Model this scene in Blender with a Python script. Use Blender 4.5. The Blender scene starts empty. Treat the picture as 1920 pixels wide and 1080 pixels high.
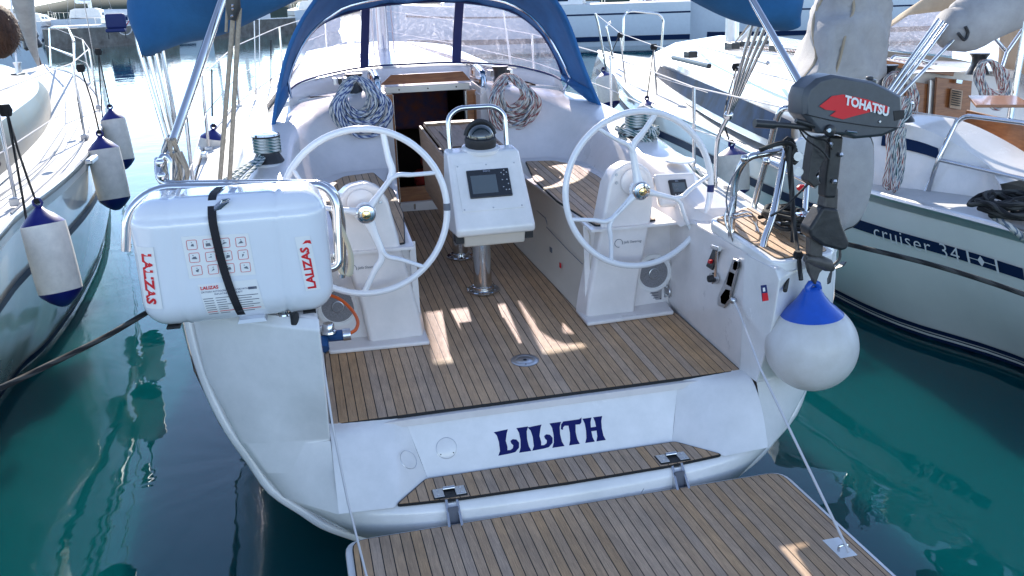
import bpy, bmesh, math, random
from mathutils import Vector, Matrix
random.seed(7)
R = math.radians
scene = bpy.context.scene
# ------------------------------------------------------------------ camera, sky, sun, exposure
cd = bpy.data.cameras.new('camera'); cam = bpy.data.objects.new('camera', cd)
scene.collection.objects.link(cam); scene.camera = cam
cd.sensor_width = 36; cd.lens = 1693/1920*36; cd.clip_start = .05; cd.clip_end = 3000
_p, _y, _r = R(17.55), R(13.24), R(-1.96)
_fw = Vector((math.sin(_y)*math.cos(_p), math.cos(_y)*math.cos(_p), -math.sin(_p)))
_r0 = Vector((math.cos(_y), -math.sin(_y), 0)); _u0 = _r0.cross(_fw)
_ri = math.cos(_r)*_r0+math.sin(_r)*_u0; _up = -math.sin(_r)*_r0+math.cos(_r)*_u0
cam.matrix_world = Matrix((( _ri.x,_up.x,-_fw.x,-1.179),(_ri.y,_up.y,-_fw.y,0),(_ri.z,_up.z,-_fw.z,2.78),(0,0,0,1)))
SUN_EL, SUN_AZ = 29.0, 5.0            # azimuth from the bow (+Y) towards starboard (+X)
w = bpy.data.worlds.new('World'); scene.world = w; w.use_nodes = True
nt = w.node_tree; bg = nt.nodes['Background']
sky = nt.nodes.new('ShaderNodeTexSky'); sky.sky_type = 'NISHITA'; sky.sun_disc = False
sky.sun_elevation = R(SUN_EL); sky.sun_rotation = R(SUN_AZ); sky.air_density = 1.0; sky.dust_density = .1; sky.ozone_density = 2.0; sky.altitude = 3500
hs_ = nt.nodes.new('ShaderNodeHueSaturation'); hs_.inputs['Saturation'].default_value = .85
nt.links.new(sky.outputs[0], hs_.inputs['Color']); nt.links.new(hs_.outputs[0], bg.inputs[0]); bg.inputs[1].default_value = .15
sd = bpy.data.lights.new('sun', 'SUN'); sd.energy = 3.3; sd.angle = R(.53); sd.color = (1, .91, .78)
sun = bpy.data.objects.new('sun', sd); scene.collection.objects.link(sun)
_sv = Vector((math.sin(R(SUN_AZ))*math.cos(R(SUN_EL)), math.cos(R(SUN_AZ))*math.cos(R(SUN_EL)), math.sin(R(SUN_EL))))
sun.rotation_euler = _sv.to_track_quat('Z', 'Y').to_euler()
scene.view_settings.view_transform = 'Standard'; scene.view_settings.look = 'None'
scene.view_settings.exposure = 1.52; scene.view_settings.gamma = 1
scene.render.engine = 'CYCLES'
scene.cycles.max_bounces = 10; scene.cycles.transparent_max_bounces = 24; scene.cycles.glossy_bounces = 5
# ------------------------------------------------------------------ materials
MATS = {}
def mat(name, col=(.8,.8,.8), rough=.5, metal=0, var=0, vscale=6, bump=0, bscale=40, coat=0, spec=.5, objvar=0, stretch=None, trans=0, alt=None, ior=1.45, rvar=0, stain=None):
    """principled material: colour mottled by noise between col and alt, optional bump and per-object tint"""
    m = bpy.data.materials.new(name); m.use_nodes = True; n = m.node_tree.nodes; l = m.node_tree.links
    b = n['Principled BSDF']; b.inputs['Base Color'].default_value = (*col,1); b.inputs['Roughness'].default_value = rough
    b.inputs['Metallic'].default_value = metal; b.inputs['Coat Weight'].default_value = coat; b.inputs['Coat Roughness'].default_value = .05
    b.inputs['Specular IOR Level'].default_value = spec; b.inputs['Transmission Weight'].default_value = trans; b.inputs['IOR'].default_value = ior
    geo = n.new('ShaderNodeNewGeometry'); mp = n.new('ShaderNodeMapping'); l.new(geo.outputs['Position'], mp.inputs[0])
    if stretch: mp.inputs['Scale'].default_value = stretch
    last = None
    if var or alt:
        t = n.new('ShaderNodeTexNoise'); t.inputs['Scale'].default_value = vscale; t.inputs['Detail'].default_value = 6; t.inputs['Roughness'].default_value = .65
        l.new(mp.outputs[0], t.inputs['Vector'])
        r = n.new('ShaderNodeMapRange'); r.inputs[1].default_value = .32; r.inputs[2].default_value = .68; l.new(t.outputs[0], r.inputs[0])
        mx = n.new('ShaderNodeMix'); mx.data_type = 'RGBA'; l.new(r.outputs[0], mx.inputs['Factor'])
        a = alt if alt else tuple(max(0, c*(1-var)) for c in col)
        mx.inputs[6].default_value = (*a,1); mx.inputs[7].default_value = (*(col if alt else tuple(min(1, c*(1+var*.35)) for c in col)),1)
        last = mx.outputs[2]
        if rvar:
            rr = n.new('ShaderNodeMapRange'); rr.inputs[3].default_value = rough-rvar; rr.inputs[4].default_value = rough+rvar
            l.new(t.outputs[0], rr.inputs[0]); l.new(rr.outputs[0], b.inputs['Roughness'])
    if objvar:
        oi = n.new('ShaderNodeObjectInfo'); rr = n.new('ShaderNodeMapRange'); rr.inputs[3].default_value = 1-objvar; rr.inputs[4].default_value = 1+objvar
        l.new(oi.outputs['Random'], rr.inputs[0]); mm = n.new('ShaderNodeMix'); mm.data_type = 'RGBA'; mm.blend_type = 'MULTIPLY'; mm.inputs[0].default_value = 1
        if last: l.new(last, mm.inputs[6])
        else: mm.inputs[6].default_value = (*col,1)
        l.new(rr.outputs[0], mm.inputs[7])
        hs = n.new('ShaderNodeHueSaturation'); ma = n.new('ShaderNodeMath'); ma.operation = 'MULTIPLY'; ma.inputs[1].default_value = 7.31; l.new(oi.outputs['Random'], ma.inputs[0])
        fr = n.new('ShaderNodeMath'); fr.operation = 'FRACT'; l.new(ma.outputs[0], fr.inputs[0])
        r2 = n.new('ShaderNodeMapRange'); r2.inputs[3].default_value = .80; r2.inputs[4].default_value = 1.12; l.new(fr.outputs[0], r2.inputs[0])
        l.new(r2.outputs[0], hs.inputs['Saturation']); l.new(mm.outputs[2], hs.inputs['Color']); last = hs.outputs[0]
    if stain and last:
        t3 = n.new('ShaderNodeTexNoise'); t3.inputs['Scale'].default_value = 2.6; t3.inputs['Detail'].default_value = 7; t3.inputs['Roughness'].default_value = .7; l.new(geo.outputs['Position'], t3.inputs['Vector'])
        r3 = n.new('ShaderNodeMapRange'); r3.inputs[1].default_value = .35; r3.inputs[2].default_value = .65; l.new(t3.outputs[0], r3.inputs[0])
        m3 = n.new('ShaderNodeMix'); m3.data_type = 'RGBA'; m3.blend_type = 'MULTIPLY'; m3.inputs[0].default_value = 1; l.new(last, m3.inputs[6])
        c3 = n.new('ShaderNodeMix'); c3.data_type = 'RGBA'; c3.inputs[6].default_value = (*stain,1); c3.inputs[7].default_value = (1.08,1.06,1.04,1); l.new(r3.outputs[0], c3.inputs[0]); l.new(c3.outputs[2], m3.inputs[7]); last = m3.outputs[2]
    if last: l.new(last, b.inputs['Base Color'])
    if bump:
        t2 = n.new('ShaderNodeTexNoise'); t2.inputs['Scale'].default_value = bscale; t2.inputs['Detail'].default_value = 4; l.new(mp.outputs[0], t2.inputs['Vector'])
        bp = n.new('ShaderNodeBump'); bp.inputs['Strength'].default_value = bump; bp.inputs['Distance'].default_value = .01
        l.new(t2.outputs[0], bp.inputs['Height']); l.new(bp.outputs[0], b.inputs['Normal'])
    MATS[name] = m; return m
def ropemat(name, base, fleck, n_u=3, n_v=55, thr=.5, rough=.85):
    """braided cover: diagonal flecks that run round the tube, from the tube's own UVs (v in metres)"""
    m = mat(name, base, rough); n = m.node_tree.nodes; l = m.node_tree.links; b = n['Principled BSDF']
    tc = n.new('ShaderNodeTexCoord'); mp = n.new('ShaderNodeMapping'); l.new(tc.outputs['UV'], mp.inputs[0])
    mp.inputs['Scale'].default_value = (n_u, n_v, 1); mp.inputs['Rotation'].default_value = (0,0,.6)
    ck = n.new('ShaderNodeTexWave'); ck.wave_type = 'BANDS'; ck.bands_direction = 'DIAGONAL'; ck.inputs['Scale'].default_value = .5; ck.inputs['Distortion'].default_value = 1.2
    l.new(mp.outputs[0], ck.inputs['Vector'])
    st = n.new('ShaderNodeMath'); st.operation = 'GREATER_THAN'; st.inputs[1].default_value = thr; l.new(ck.outputs['Fac'], st.inputs[0])
    mx = n.new('ShaderNodeMix'); mx.data_type = 'RGBA'; mx.inputs[6].default_value = (*base,1); mx.inputs[7].default_value = (*fleck,1)
    l.new(st.outputs[0], mx.inputs[0]); l.new(mx.outputs[2], b.inputs['Base Color'])
    bp = n.new('ShaderNodeBump'); bp.inputs['Strength'].default_value = .6; bp.inputs['Distance'].default_value = .004
    l.new(ck.outputs['Fac'], bp.inputs['Height']); l.new(bp.outputs[0], b.inputs['Normal']); return m
GEL = mat('gelcoat', (.80,.79,.785), .24, var=.05, vscale=2.2, coat=.5, bump=.02, bscale=3, rvar=.10, stain=(.93,.925,.90))
GEL2 = mat('cockpit_gelcoat', (.76,.72,.71), .3, var=.05, vscale=3, coat=.3, bump=.02, bscale=4, rvar=.1, stain=(.94,.93,.91))
CREAM = mat('cream_gelcoat', (.66,.60,.52), .3, var=.05, vscale=3, coat=.3)
NONSKID = mat('nonskid_deck', (.58,.58,.57), .6, var=.06, vscale=9, bump=.35, bscale=260)
HULL_G = mat('neighbour_hull_gelcoat', (.80,.80,.74), .16, var=.07, vscale=1.2, coat=.8, bump=.02, bscale=1.4)
TEAK = mat('weathered_teak', (.60,.385,.225), .55, alt=(.43,.27,.155), vscale=9, stretch=(9,.8,9), bump=.35, bscale=30, objvar=.10, stain=(.80,.82,.86))
TEAKB = mat('new_teak_table', (.33,.20,.12), .5, alt=(.20,.115,.065), vscale=8, stretch=(9,.8,9), bump=.2, bscale=30, objvar=.1)
WOOD = mat('varnished_mahogany', (.38,.145,.05), .28, alt=(.22,.075,.025), vscale=7, stretch=(1.2,1.2,9), coat=.4)
CAULK = mat('black_caulk', (.012,.012,.013), .6)
RUB = mat('black_rubber', (.02,.02,.022), .55, var=.4, vscale=30)
BLK = mat('black_plastic', (.03,.031,.034), .35, var=.3, vscale=20)
STEEL = mat('stainless_steel', (.60,.60,.61), .09, metal=1, var=.08, vscale=14, rvar=.05)
STEELD = mat('brushed_steel', (.55,.55,.57), .3, metal=1, var=.15, vscale=30)
ALU = mat('anodised_aluminium', (.62,.62,.62), .35, metal=.85, var=.08)
WHITE = mat('white_painted_metal', (.78,.78,.80), .2, coat=.6)
BLUEC = mat('royal_blue_canvas', (.018,.125,.34), .78, var=.25, vscale=4, bump=.25, bscale=120)
BIMC = mat('bimini_blue_canvas', (.012,.095,.24), .85, var=.25, vscale=3, bump=.2, bscale=90)
NAVY = mat('navy_binding', (.01,.02,.11), .6, bump=.3, bscale=150)
NAVYV = mat('navy_vinyl_lettering', (.004,.008,.10), .5, spec=.15)
STRIPE = mat('navy_hull_stripe', (.008,.022,.065), .45, spec=.12)
GREYC = mat('grey_canvas', (.36,.35,.35), .85, var=.18, vscale=5, bump=.3, bscale=100)
BEIGEC = mat('beige_canvas', (.36,.29,.21), .85, var=.15, vscale=5, bump=.3, bscale=100)
FEND = mat('fender_white_vinyl', (.80,.74,.66), .42, var=.16, vscale=11, bump=.03, bscale=9)
BALLW = mat('buoy_white_vinyl', (.68,.66,.64), .35, alt=(.55,.52,.47), vscale=3.5, bump=.03, bscale=9)
FENDB = mat('fender_blue_vinyl', (.012,.016,.16), .35, var=.2, vscale=10)
BALLB = mat('buoy_blue_vinyl', (.010,.085,.46), .3, var=.2, vscale=8, coat=.3)
RAFT = mat('liferaft_fibreglass', (.72,.74,.78), .16, var=.03, vscale=4, coat=.7, bump=.015, bscale=6)
STICK = mat('sticker_white', (.75,.75,.74), .45)
RED = mat('red_print', (.62,.01,.02), .4); REDC = mat('red_cloth', (.55,.05,.03), .9, var=.5, vscale=14)
GREYP = mat('grey_print', (.13,.14,.17), .5)
MOTOR = mat('motor_cowl_grey', (.066,.073,.086), .38, var=.3, vscale=7, bump=.05, bscale=20, rvar=.12)
MOTORB = mat('motor_leg_black', (.025,.025,.027), .42, var=.5, vscale=14, bump=.15, bscale=30)
LEG = mat('motor_leg_worn', (.075,.068,.064), .45, var=.5, vscale=16, bump=.15, bscale=30)
SCREEN = mat('dark_screen', (.012,.014,.016), .08, coat=1)
LCD = mat('lcd_panel', (.09,.11,.12), .12, coat=1)
BLUEP = mat('blue_plastic_fitting', (.015,.08,.23), .35, var=.2)
ORANGE = mat('orange_hose', (.65,.10,.01), .4)
STRAP = mat('black_webbing', (.012,.011,.016), .75, bump=.5, bscale=300)
CSTRAP = mat('cream_webbing', (.55,.5,.38), .8, bump=.4, bscale=300)
ROPEB = ropemat('black_rope', (.012,.012,.013), (.05,.05,.048), 2, 26, .55, .9)
ROPEW = ropemat('white_rope_grey_fleck', (.55,.53,.50), (.13,.17,.23), 3, 60, .62)
ROPER = ropemat('white_rope_red_fleck', (.60,.57,.53), (.28,.05,.05), 3, 55, .7)
ROPEN = ropemat('white_rope_blue_fleck', (.52,.55,.60), (.05,.08,.22), 3, 60, .55)
ROPEG = ropemat('white_rope_green_fleck', (.55,.57,.56), (.04,.12,.13), 3, 50, .6)
ROPET = mat('weathered_tackle_rope', (.36,.31,.25), .9, var=.3, vscale=60, bump=.5, bscale=200)
ROPEL = mat('thin_white_line', (.62,.60,.60), .7)
HAIR = mat('brown_hair', (.09,.035,.015), .7, alt=(.03,.012,.006), vscale=20, stretch=(1,1,.3), bump=.8, bscale=120)
SKIN = mat('skin', (.45,.25,.17), .5); SHIRT = mat('dark_shirt', (.03,.03,.05), .85, var=.3)
CONC = mat('stained_concrete', (.26,.24,.21), .85, alt=(.12,.10,.085), vscale=1.2, bump=.5, bscale=12)
HILLM = mat('wooded_hill', (.03,.05,.03), .95, alt=(.06,.07,.055), vscale=.04)
GLASSD = mat('tinted_window_glass', (.016,.045,.12), .38, spec=.02, alt=(.006,.012,.025), vscale=2.5)
GLASSG = mat('smoked_deck_window', (.06,.065,.065), .3, spec=.05, alt=(.04,.07,.10), vscale=1.6)
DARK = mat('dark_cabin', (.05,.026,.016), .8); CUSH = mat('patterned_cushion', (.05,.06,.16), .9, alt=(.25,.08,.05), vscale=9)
RUST = mat('rusty_chain', (.16,.08,.05), .8, var=.5, vscale=40)
SPK = mat('speaker_mesh', (.27,.26,.27), .55, var=.35, vscale=160, bump=.6, bscale=300)
VENT = mat('grey_flap', (.06,.065,.065), .6)
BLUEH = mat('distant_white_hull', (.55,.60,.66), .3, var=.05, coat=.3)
# clear vinyl: lets most light straight through, crumpled gloss and a violet tint on top
def vinyl(name, tint=(.93,.90,.97), gl=.16, milk=.10):
    m = bpy.data.materials.new(name); m.use_nodes = True; n = m.node_tree.nodes; l = m.node_tree.links
    n.remove(n['Principled BSDF']); out = n['Material Output']
    tr = n.new('ShaderNodeBsdfTransparent'); tr.inputs[0].default_value = (*tint,1)
    gs = n.new('ShaderNodeBsdfGlossy'); gs.inputs['Roughness'].default_value = .12
    df = n.new('ShaderNodeBsdfTranslucent'); df.inputs[0].default_value = (.75,.72,.80,1)
    geo = n.new('ShaderNodeNewGeometry'); t = n.new('ShaderNodeTexNoise'); t.inputs['Scale'].default_value = 5.5; t.inputs['Detail'].default_value = 5; t.inputs['Distortion'].default_value = 2.4
    l.new(geo.outputs['Position'], t.inputs['Vector'])
    v = n.new('ShaderNodeTexVoronoi'); v.feature = 'DISTANCE_TO_EDGE'; v.inputs['Scale'].default_value = 3.4; l.new(t.outputs['Color'], v.inputs['Vector'])
    cr = n.new('ShaderNodeMapRange'); cr.inputs[1].default_value = 0; cr.inputs[2].default_value = .05; cr.inputs[3].default_value = 1; cr.inputs[4].default_value = 0; l.new(v.outputs['Distance'], cr.inputs[0])
    bp = n.new('ShaderNodeBump'); bp.inputs['Strength'].default_value = .6; bp.inputs['Distance'].default_value = .04
    l.new(t.outputs[0], bp.inputs['Height']); l.new(bp.outputs[0], gs.inputs['Normal'])
    m1 = n.new('ShaderNodeMixShader'); m1.inputs[0].default_value = milk; l.new(tr.outputs[0], m1.inputs[1]); l.new(df.outputs[0], m1.inputs[2])
    cm = n.new('ShaderNodeMath'); cm.operation = 'MULTIPLY_ADD'; cm.inputs[1].default_value = .22; cm.inputs[2].default_value = milk; l.new(cr.outputs[0], cm.inputs[0]); l.new(cm.outputs[0], m1.inputs[0])
    m2 = n.new('ShaderNodeMixShader'); m2.inputs[0].default_value = gl; l.new(m1.outputs[0], m2.inputs[1]); l.new(gs.outputs[0], m2.inputs[2])
    l.new(m2.outputs[0], out.inputs[0]); MATS[name] = m; return m
VIN = vinyl('clear_vinyl_window', tint=(.90,.85,.95), gl=.15, milk=.10)
# ------------------------------------------------------------------ mesh helpers
WO = {}                                                     # world origin of every object made
def V(p): return Vector(p)
def spl(pts, k=6, closed=False):
    P = [V(p) for p in pts]; n = len(P); out = []
    if n < 3 and not closed: return [P[0].lerp(P[-1], i/k) for i in range(k+1)]
    rng = range(n) if closed else range(n-1)
    for i in rng:
        p0 = P[(i-1) % n] if closed or i > 0 else P[0]*2-P[1]; p1 = P[i]; p2 = P[(i+1) % n]
        p3 = P[(i+2) % n] if closed or i+2 < n else P[-1]*2-P[-2]
        for j in range(k):
            t = j/k; out.append(.5*((2*p1)+(-p0+p2)*t+(2*p0-5*p1+4*p2-p3)*t*t+(-p0+3*p1-3*p2+p3)*t**3))
    if not closed: out.append(P[-1])
    return out
def rounded(pts, r=.06, k=5, closed=False):
    """polyline with filleted corners"""
    P = [V(p) for p in pts]; n = len(P); out = []
    for i in range(n):
        if not closed and i in (0, n-1): out.append(P[i]); continue
        a, b, c = P[(i-1) % n], P[i], P[(i+1) % n]; d1 = (a-b); d2 = (c-b); rr = min(r, d1.length*.48, d2.length*.48)
        s, e = b+d1.normalized()*rr, b+d2.normalized()*rr
        for j in range(k+1):
            t = j/k; out.append(s*(1-t)**2+b*2*t*(1-t)+e*t*t)
    return out
class MB:
    def __init__(s): s.v = []; s.f = []; s.uv = {}
    def add(s, vs, fs):
        o = len(s.v); s.v += [tuple(p) for p in vs]; s.f += [tuple(i+o for i in f) for f in fs]; return s
    def box(s, c, d, rot=None):
        M = rot if rot else Matrix.Identity(3); c = V(c); x, y, z = d[0]/2, d[1]/2, d[2]/2
        vs = [c+M@V(p) for p in ((-x,-y,-z),(x,-y,-z),(x,y,-z),(-x,y,-z),(-x,-y,z),(x,-y,z),(x,y,z),(-x,y,z))]
        return s.add(vs, [(0,3,2,1),(4,5,6,7),(0,1,5,4),(1,2,6,5),(2,3,7,6),(3,0,4,7)])
    def prism(s, poly, off):
        n = len(poly); off = V(off); P = [V(p) for p in poly]
        return s.add(P+[p+off for p in P], [tuple(range(n))[::-1], tuple(range(n, 2*n))]+[(i, (i+1) % n, n+(i+1) % n, n+i) for i in range(n)])
    def face(s, poly): return s.add(poly, [tuple(range(len(poly)))])
    def grid(s, rows, closed=False):
        n = len(rows[0]); vs = [p for r in rows for p in r]; fs = []
        for i in range(len(rows)-1):
            for j in range(n if closed else n-1):
                k = (j+1) % n; fs.append((i*n+j, i*n+k, (i+1)*n+k, (i+1)*n+j))
        return s.add(vs, fs)
    def tube(s, pts, r, n=8, closed=False, flat=None, cap=True):
        P = [V(p) for p in pts]; P = [p for i, p in enumerate(P) if i == 0 or (p-P[i-1]).length > 1e-5]
        m = len(P); rad = r if isinstance(r, (list, tuple)) else [r]*m
        if len(rad) < m: rad = list(rad)+[rad[-1]]*(m-len(rad))
        up = None; o = len(s.v); ln = 0; base = len(s.f)
        T = [((P[(i+1) % m]-P[i-1]) if closed else (P[min(i+1, m-1)]-P[max(i-1, 0)])).normalized() for i in range(m)]
        t0 = T[0]; up = V((0,0,1)) if abs(t0.z) < .9 else V((0,1,0)); up = (up-t0*up.dot(t0)).normalized(); L = []
        for i in range(m):
            t = T[i]; up = (up-t*up.dot(t)); up = up.normalized() if up.length > 1e-6 else V((1,0,0)); sd_ = t.cross(up)
            if i: ln += (P[i]-P[i-1]).length
            L.append(ln)
            for j in range(n):
                a = 2*math.pi*j/n; q = P[i]+(sd_*math.cos(a)*(flat[0] if flat else 1)+up*math.sin(a)*(flat[1] if flat else 1))*rad[i]
                s.v.append(tuple(q))
        for i in range(m if closed else m-1):
            i2 = (i+1) % m; va, vb = L[i], (L[i2] if i2 else L[i]+.02)
            for j in range(n):
                j2 = (j+1) % n; s.uv[len(s.f)] = ((j/n, va), ((j+1)/n, va), ((j+1)/n, vb), (j/n, vb))
                s.f.append((o+i*n+j, o+i*n+j2, o+i2*n+j2, o+i2*n+j))
        if cap and not closed: s.f += [tuple(o+j for j in range(n))[::-1], tuple(o+(m-1)*n+j for j in range(n))]
        return s
    def lathe(s, prof, c=(0,0,0), axis=(0,0,1), n=24):
        """prof = [(radius, height)...] from the start to the end of the axis"""
        c = V(c); ax = V(axis).normalized(); u = ax.orthogonal().normalized(); vv = ax.cross(u); rows = []
        for r, h in prof: rows.append([c+ax*h+(u*math.cos(2*math.pi*j/n)+vv*math.sin(2*math.pi*j/n))*max(r, 1e-4) for j in range(n)])
        s.grid(rows, closed=True); k = len(s.v)-n
        s.f.append(tuple(range(k, k+n))); k0 = len(s.v)-n*len(rows); s.f.append(tuple(range(k0, k0+n))[::-1]); return s
    def ball(s, c, r, n=16, sc=(1,1,1)):
        rows = []; c = V(c)
        for i in range(1, n//2):
            a = math.pi*i/(n//2); rows.append([c+V((math.sin(a)*math.cos(2*math.pi*j/n)*sc[0], math.sin(a)*math.sin(2*math.pi*j/n)*sc[1], math.cos(a)*sc[2]))*r for j in range(n)])
        s.grid(rows, closed=True); k0 = len(s.v)-n*len(rows); s.f.append(tuple(range(k0, k0+n))); s.f.append(tuple(range(len(s.v)-n, len(s.v)))[::-1]); return s
    def build(s, name, m, parent=None, ang=38, bevel=0, seg=2, merge=True, kind=None, solid=0, sub=0):
        c = sum((V(p) for p in s.v), V((0,0,0)))/max(1, len(s.v))
        me = bpy.data.meshes.new(name); me.from_pydata([tuple(V(p)-c) for p in s.v], [], s.f)
        if s.uv:
            uvl = me.uv_layers.new(name='UVMap')
            for fi, u4 in s.uv.items():
                li = me.polygons[fi].loop_start
                for k in range(4): uvl.data[li+k].uv = u4[k]
        bm = bmesh.new(); bm.from_mesh(me)
        if merge: bmesh.ops.remove_doubles(bm, verts=bm.verts, dist=1e-5)
        bmesh.ops.recalc_face_normals(bm, faces=bm.faces); bm.to_mesh(me); bm.free()
        for p in me.polygons: p.use_smooth = True
        me.set_sharp_from_angle(angle=R(ang)); me.materials.append(m)
        o = bpy.data.objects.new(name, me); scene.collection.objects.link(o); place(o, c, parent)
        if solid: md = o.modifiers.new('thickness', 'SOLIDIFY'); md.thickness = solid; md.offset = 0
        if bevel: md = o.modifiers.new('edge', 'BEVEL'); md.width = bevel; md.segments = seg; md.limit_method = 'ANGLE'; md.angle_limit = R(30); md.harden_normals = True
        if sub: md = o.modifiers.new('smooth', 'SUBSURF'); md.levels = sub; md.render_levels = sub
        if kind: o['kind'] = kind
        return o
def place(o, c, parent):
    WO[o.name] = V(c)
    if parent: o.parent = parent; o.location = V(c)-WO[parent.name]
    else: o.location = c
def tag(o, label, cat, group=None):
    o['label'] = label; o['category'] = cat
    if group: o['group'] = group
    return o
def thing(name, label, cat, loc, group=None):
    o = bpy.data.objects.new(name, None); scene.collection.objects.link(o); place(o, V(loc), None); o.empty_display_size = .1
    return tag(o, label, cat, group)
def node(name, loc, parent):
    o = bpy.data.objects.new(name, None); scene.collection.objects.link(o); place(o, V(loc), parent); return o
SL = .0724
def bz(y, zp): return zp+SL*(y-4.3)                         # the boat sits bow-up: height rises with y
def BP(x, y, zp): return V((x, y, bz(y, zp)))
def tube(name, pts, r, m, parent, n=8, closed=False, **k): return MB().tube(pts, r, n, closed).build(name, m, parent, ang=60, **k)
def text(name, s, origin, xd, yd, height, m, parent, width=None, bold=0, ext=.0008, shear=0):
    """flat lettering as a thin mesh laid on the plane spanned by xd, yd"""
    cu = bpy.data.curves.new(name, 'FONT'); cu.body = s; cu.size = 1; cu.offset = bold; cu.resolution_u = 3; cu.shear = shear
    t = bpy.data.objects.new(name, cu); dg = bpy.context.evaluated_depsgraph_get(); me = bpy.data.meshes.new_from_object(t.evaluated_get(dg) if False else t)
    xs = [v.co.x for v in me.vertices]; ys = [v.co.y for v in me.vertices]; x0, x1, y0, y1 = min(xs), max(xs), min(ys), max(ys)
    sy = height/(y1-y0); sx = width/(x1-x0) if width else sy
    X_, Y_ = V(xd).normalized(), V(yd).normalized(); N_ = X_.cross(Y_).normalized(); o_ = V(origin)
    b = MB(); b.add([o_+X_*((v.co.x-x0)*sx)+Y_*((v.co.y-y0)*sy)+N_*.0015 for v in me.vertices], [tuple(p.vertices) for p in me.polygons])
    bpy.data.objects.remove(t); bpy.data.curves.remove(cu); bpy.data.meshes.remove(me)
    return b.build(name, m, parent, merge=False)
def clip(poly, x0, x1):
    """cut a polygon of (x, y) down to the slab x0 < x < x1"""
    def half(P, f, x):
        out = []
        for i in range(len(P)):
            a, b = P[i-1], P[i]; fa, fb = f(a), f(b)
            if fa != fb: t = (x-a[0])/(b[0]-a[0]); out.append((x, a[1]+(b[1]-a[1])*t))
            if fb: out.append(b)
        return out
    P = half(poly, lambda p: p[0] > x0, x0)
    return half(P, lambda p: p[0] < x1, x1) if P else []
def cliprun(poly, x0, x1):
    P = clip(poly, x0, x1); Q = []
    for p in P:
        if not Q or abs(p[0]-Q[-1][0])+abs(p[1]-Q[-1][1]) > 1e-4: Q.append(p)
    if len(Q) > 1 and abs(Q[0][0]-Q[-1][0])+abs(Q[0][1]-Q[-1][1]) < 1e-4: Q.pop()
    if len(Q) < 3: return []
    area = abs(sum(Q[i-1][0]*Q[i][1]-Q[i][0]*Q[i-1][1] for i in range(len(Q))))/2
    return Q if area > 2e-4 else []
def planks(poly, hz, xs, parent, m=TEAK, th=.012, gap=.005, border=.008, name='plank', bed=CAULK):
    """teak laid in black caulk; poly in (x, y), hz(y) the height of the finished surface"""
    cx = sum(p[0] for p in poly)/len(poly); cy = sum(p[1] for p in poly)/len(poly)
    MB().prism([(x, y, hz(y)-.0145) for x, y in grow(poly, border)], (0,0,.0125)).build('caulking_bed', bed, parent)
    for i in range(len(xs)-1):
        Q = cliprun(poly, xs[i]+gap/2, xs[i+1]-gap/2)
        if Q: MB().prism([(x, y, hz(y)-th) for x, y in Q], (0,0,th)).build(name, m, parent, merge=False)
def grow(poly, d):
    n = len(poly); A = sum(poly[i-1][0]*poly[i][1]-poly[i][0]*poly[i-1][1] for i in range(n)); sg = 1 if A > 0 else -1; out = []
    for i in range(n):
        a, b, c = V((*poly[i-1],0)), V((*poly[i],0)), V((*poly[(i+1) % n],0)); e1 = (b-a).normalized(); e2 = (c-b).normalized()
        n1 = V((e1.y,-e1.x,0))*sg; n2 = V((e2.y,-e2.x,0))*sg; h = (n1+n2); h = h/max(.3, h.dot(n1)) if h.length > 1e-6 else n1
        q = b+h*d; out.append((q.x, q.y))
    return out
def rpoly(poly, r=.03, k=3): return [(p.x, p.y) for p in rounded([(x, y, 0) for x, y in poly], r, k, True)]
def lerp(a, b, t): return a+(b-a)*t
def interp(T, x):
    if x <= T[0][0]: return T[0][1]
    for (a, b), (c, d) in zip(T, T[1:]):
        if x <= c: return b+(d-b)*(x-a)/(c-a)
    return T[-1][1]
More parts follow.
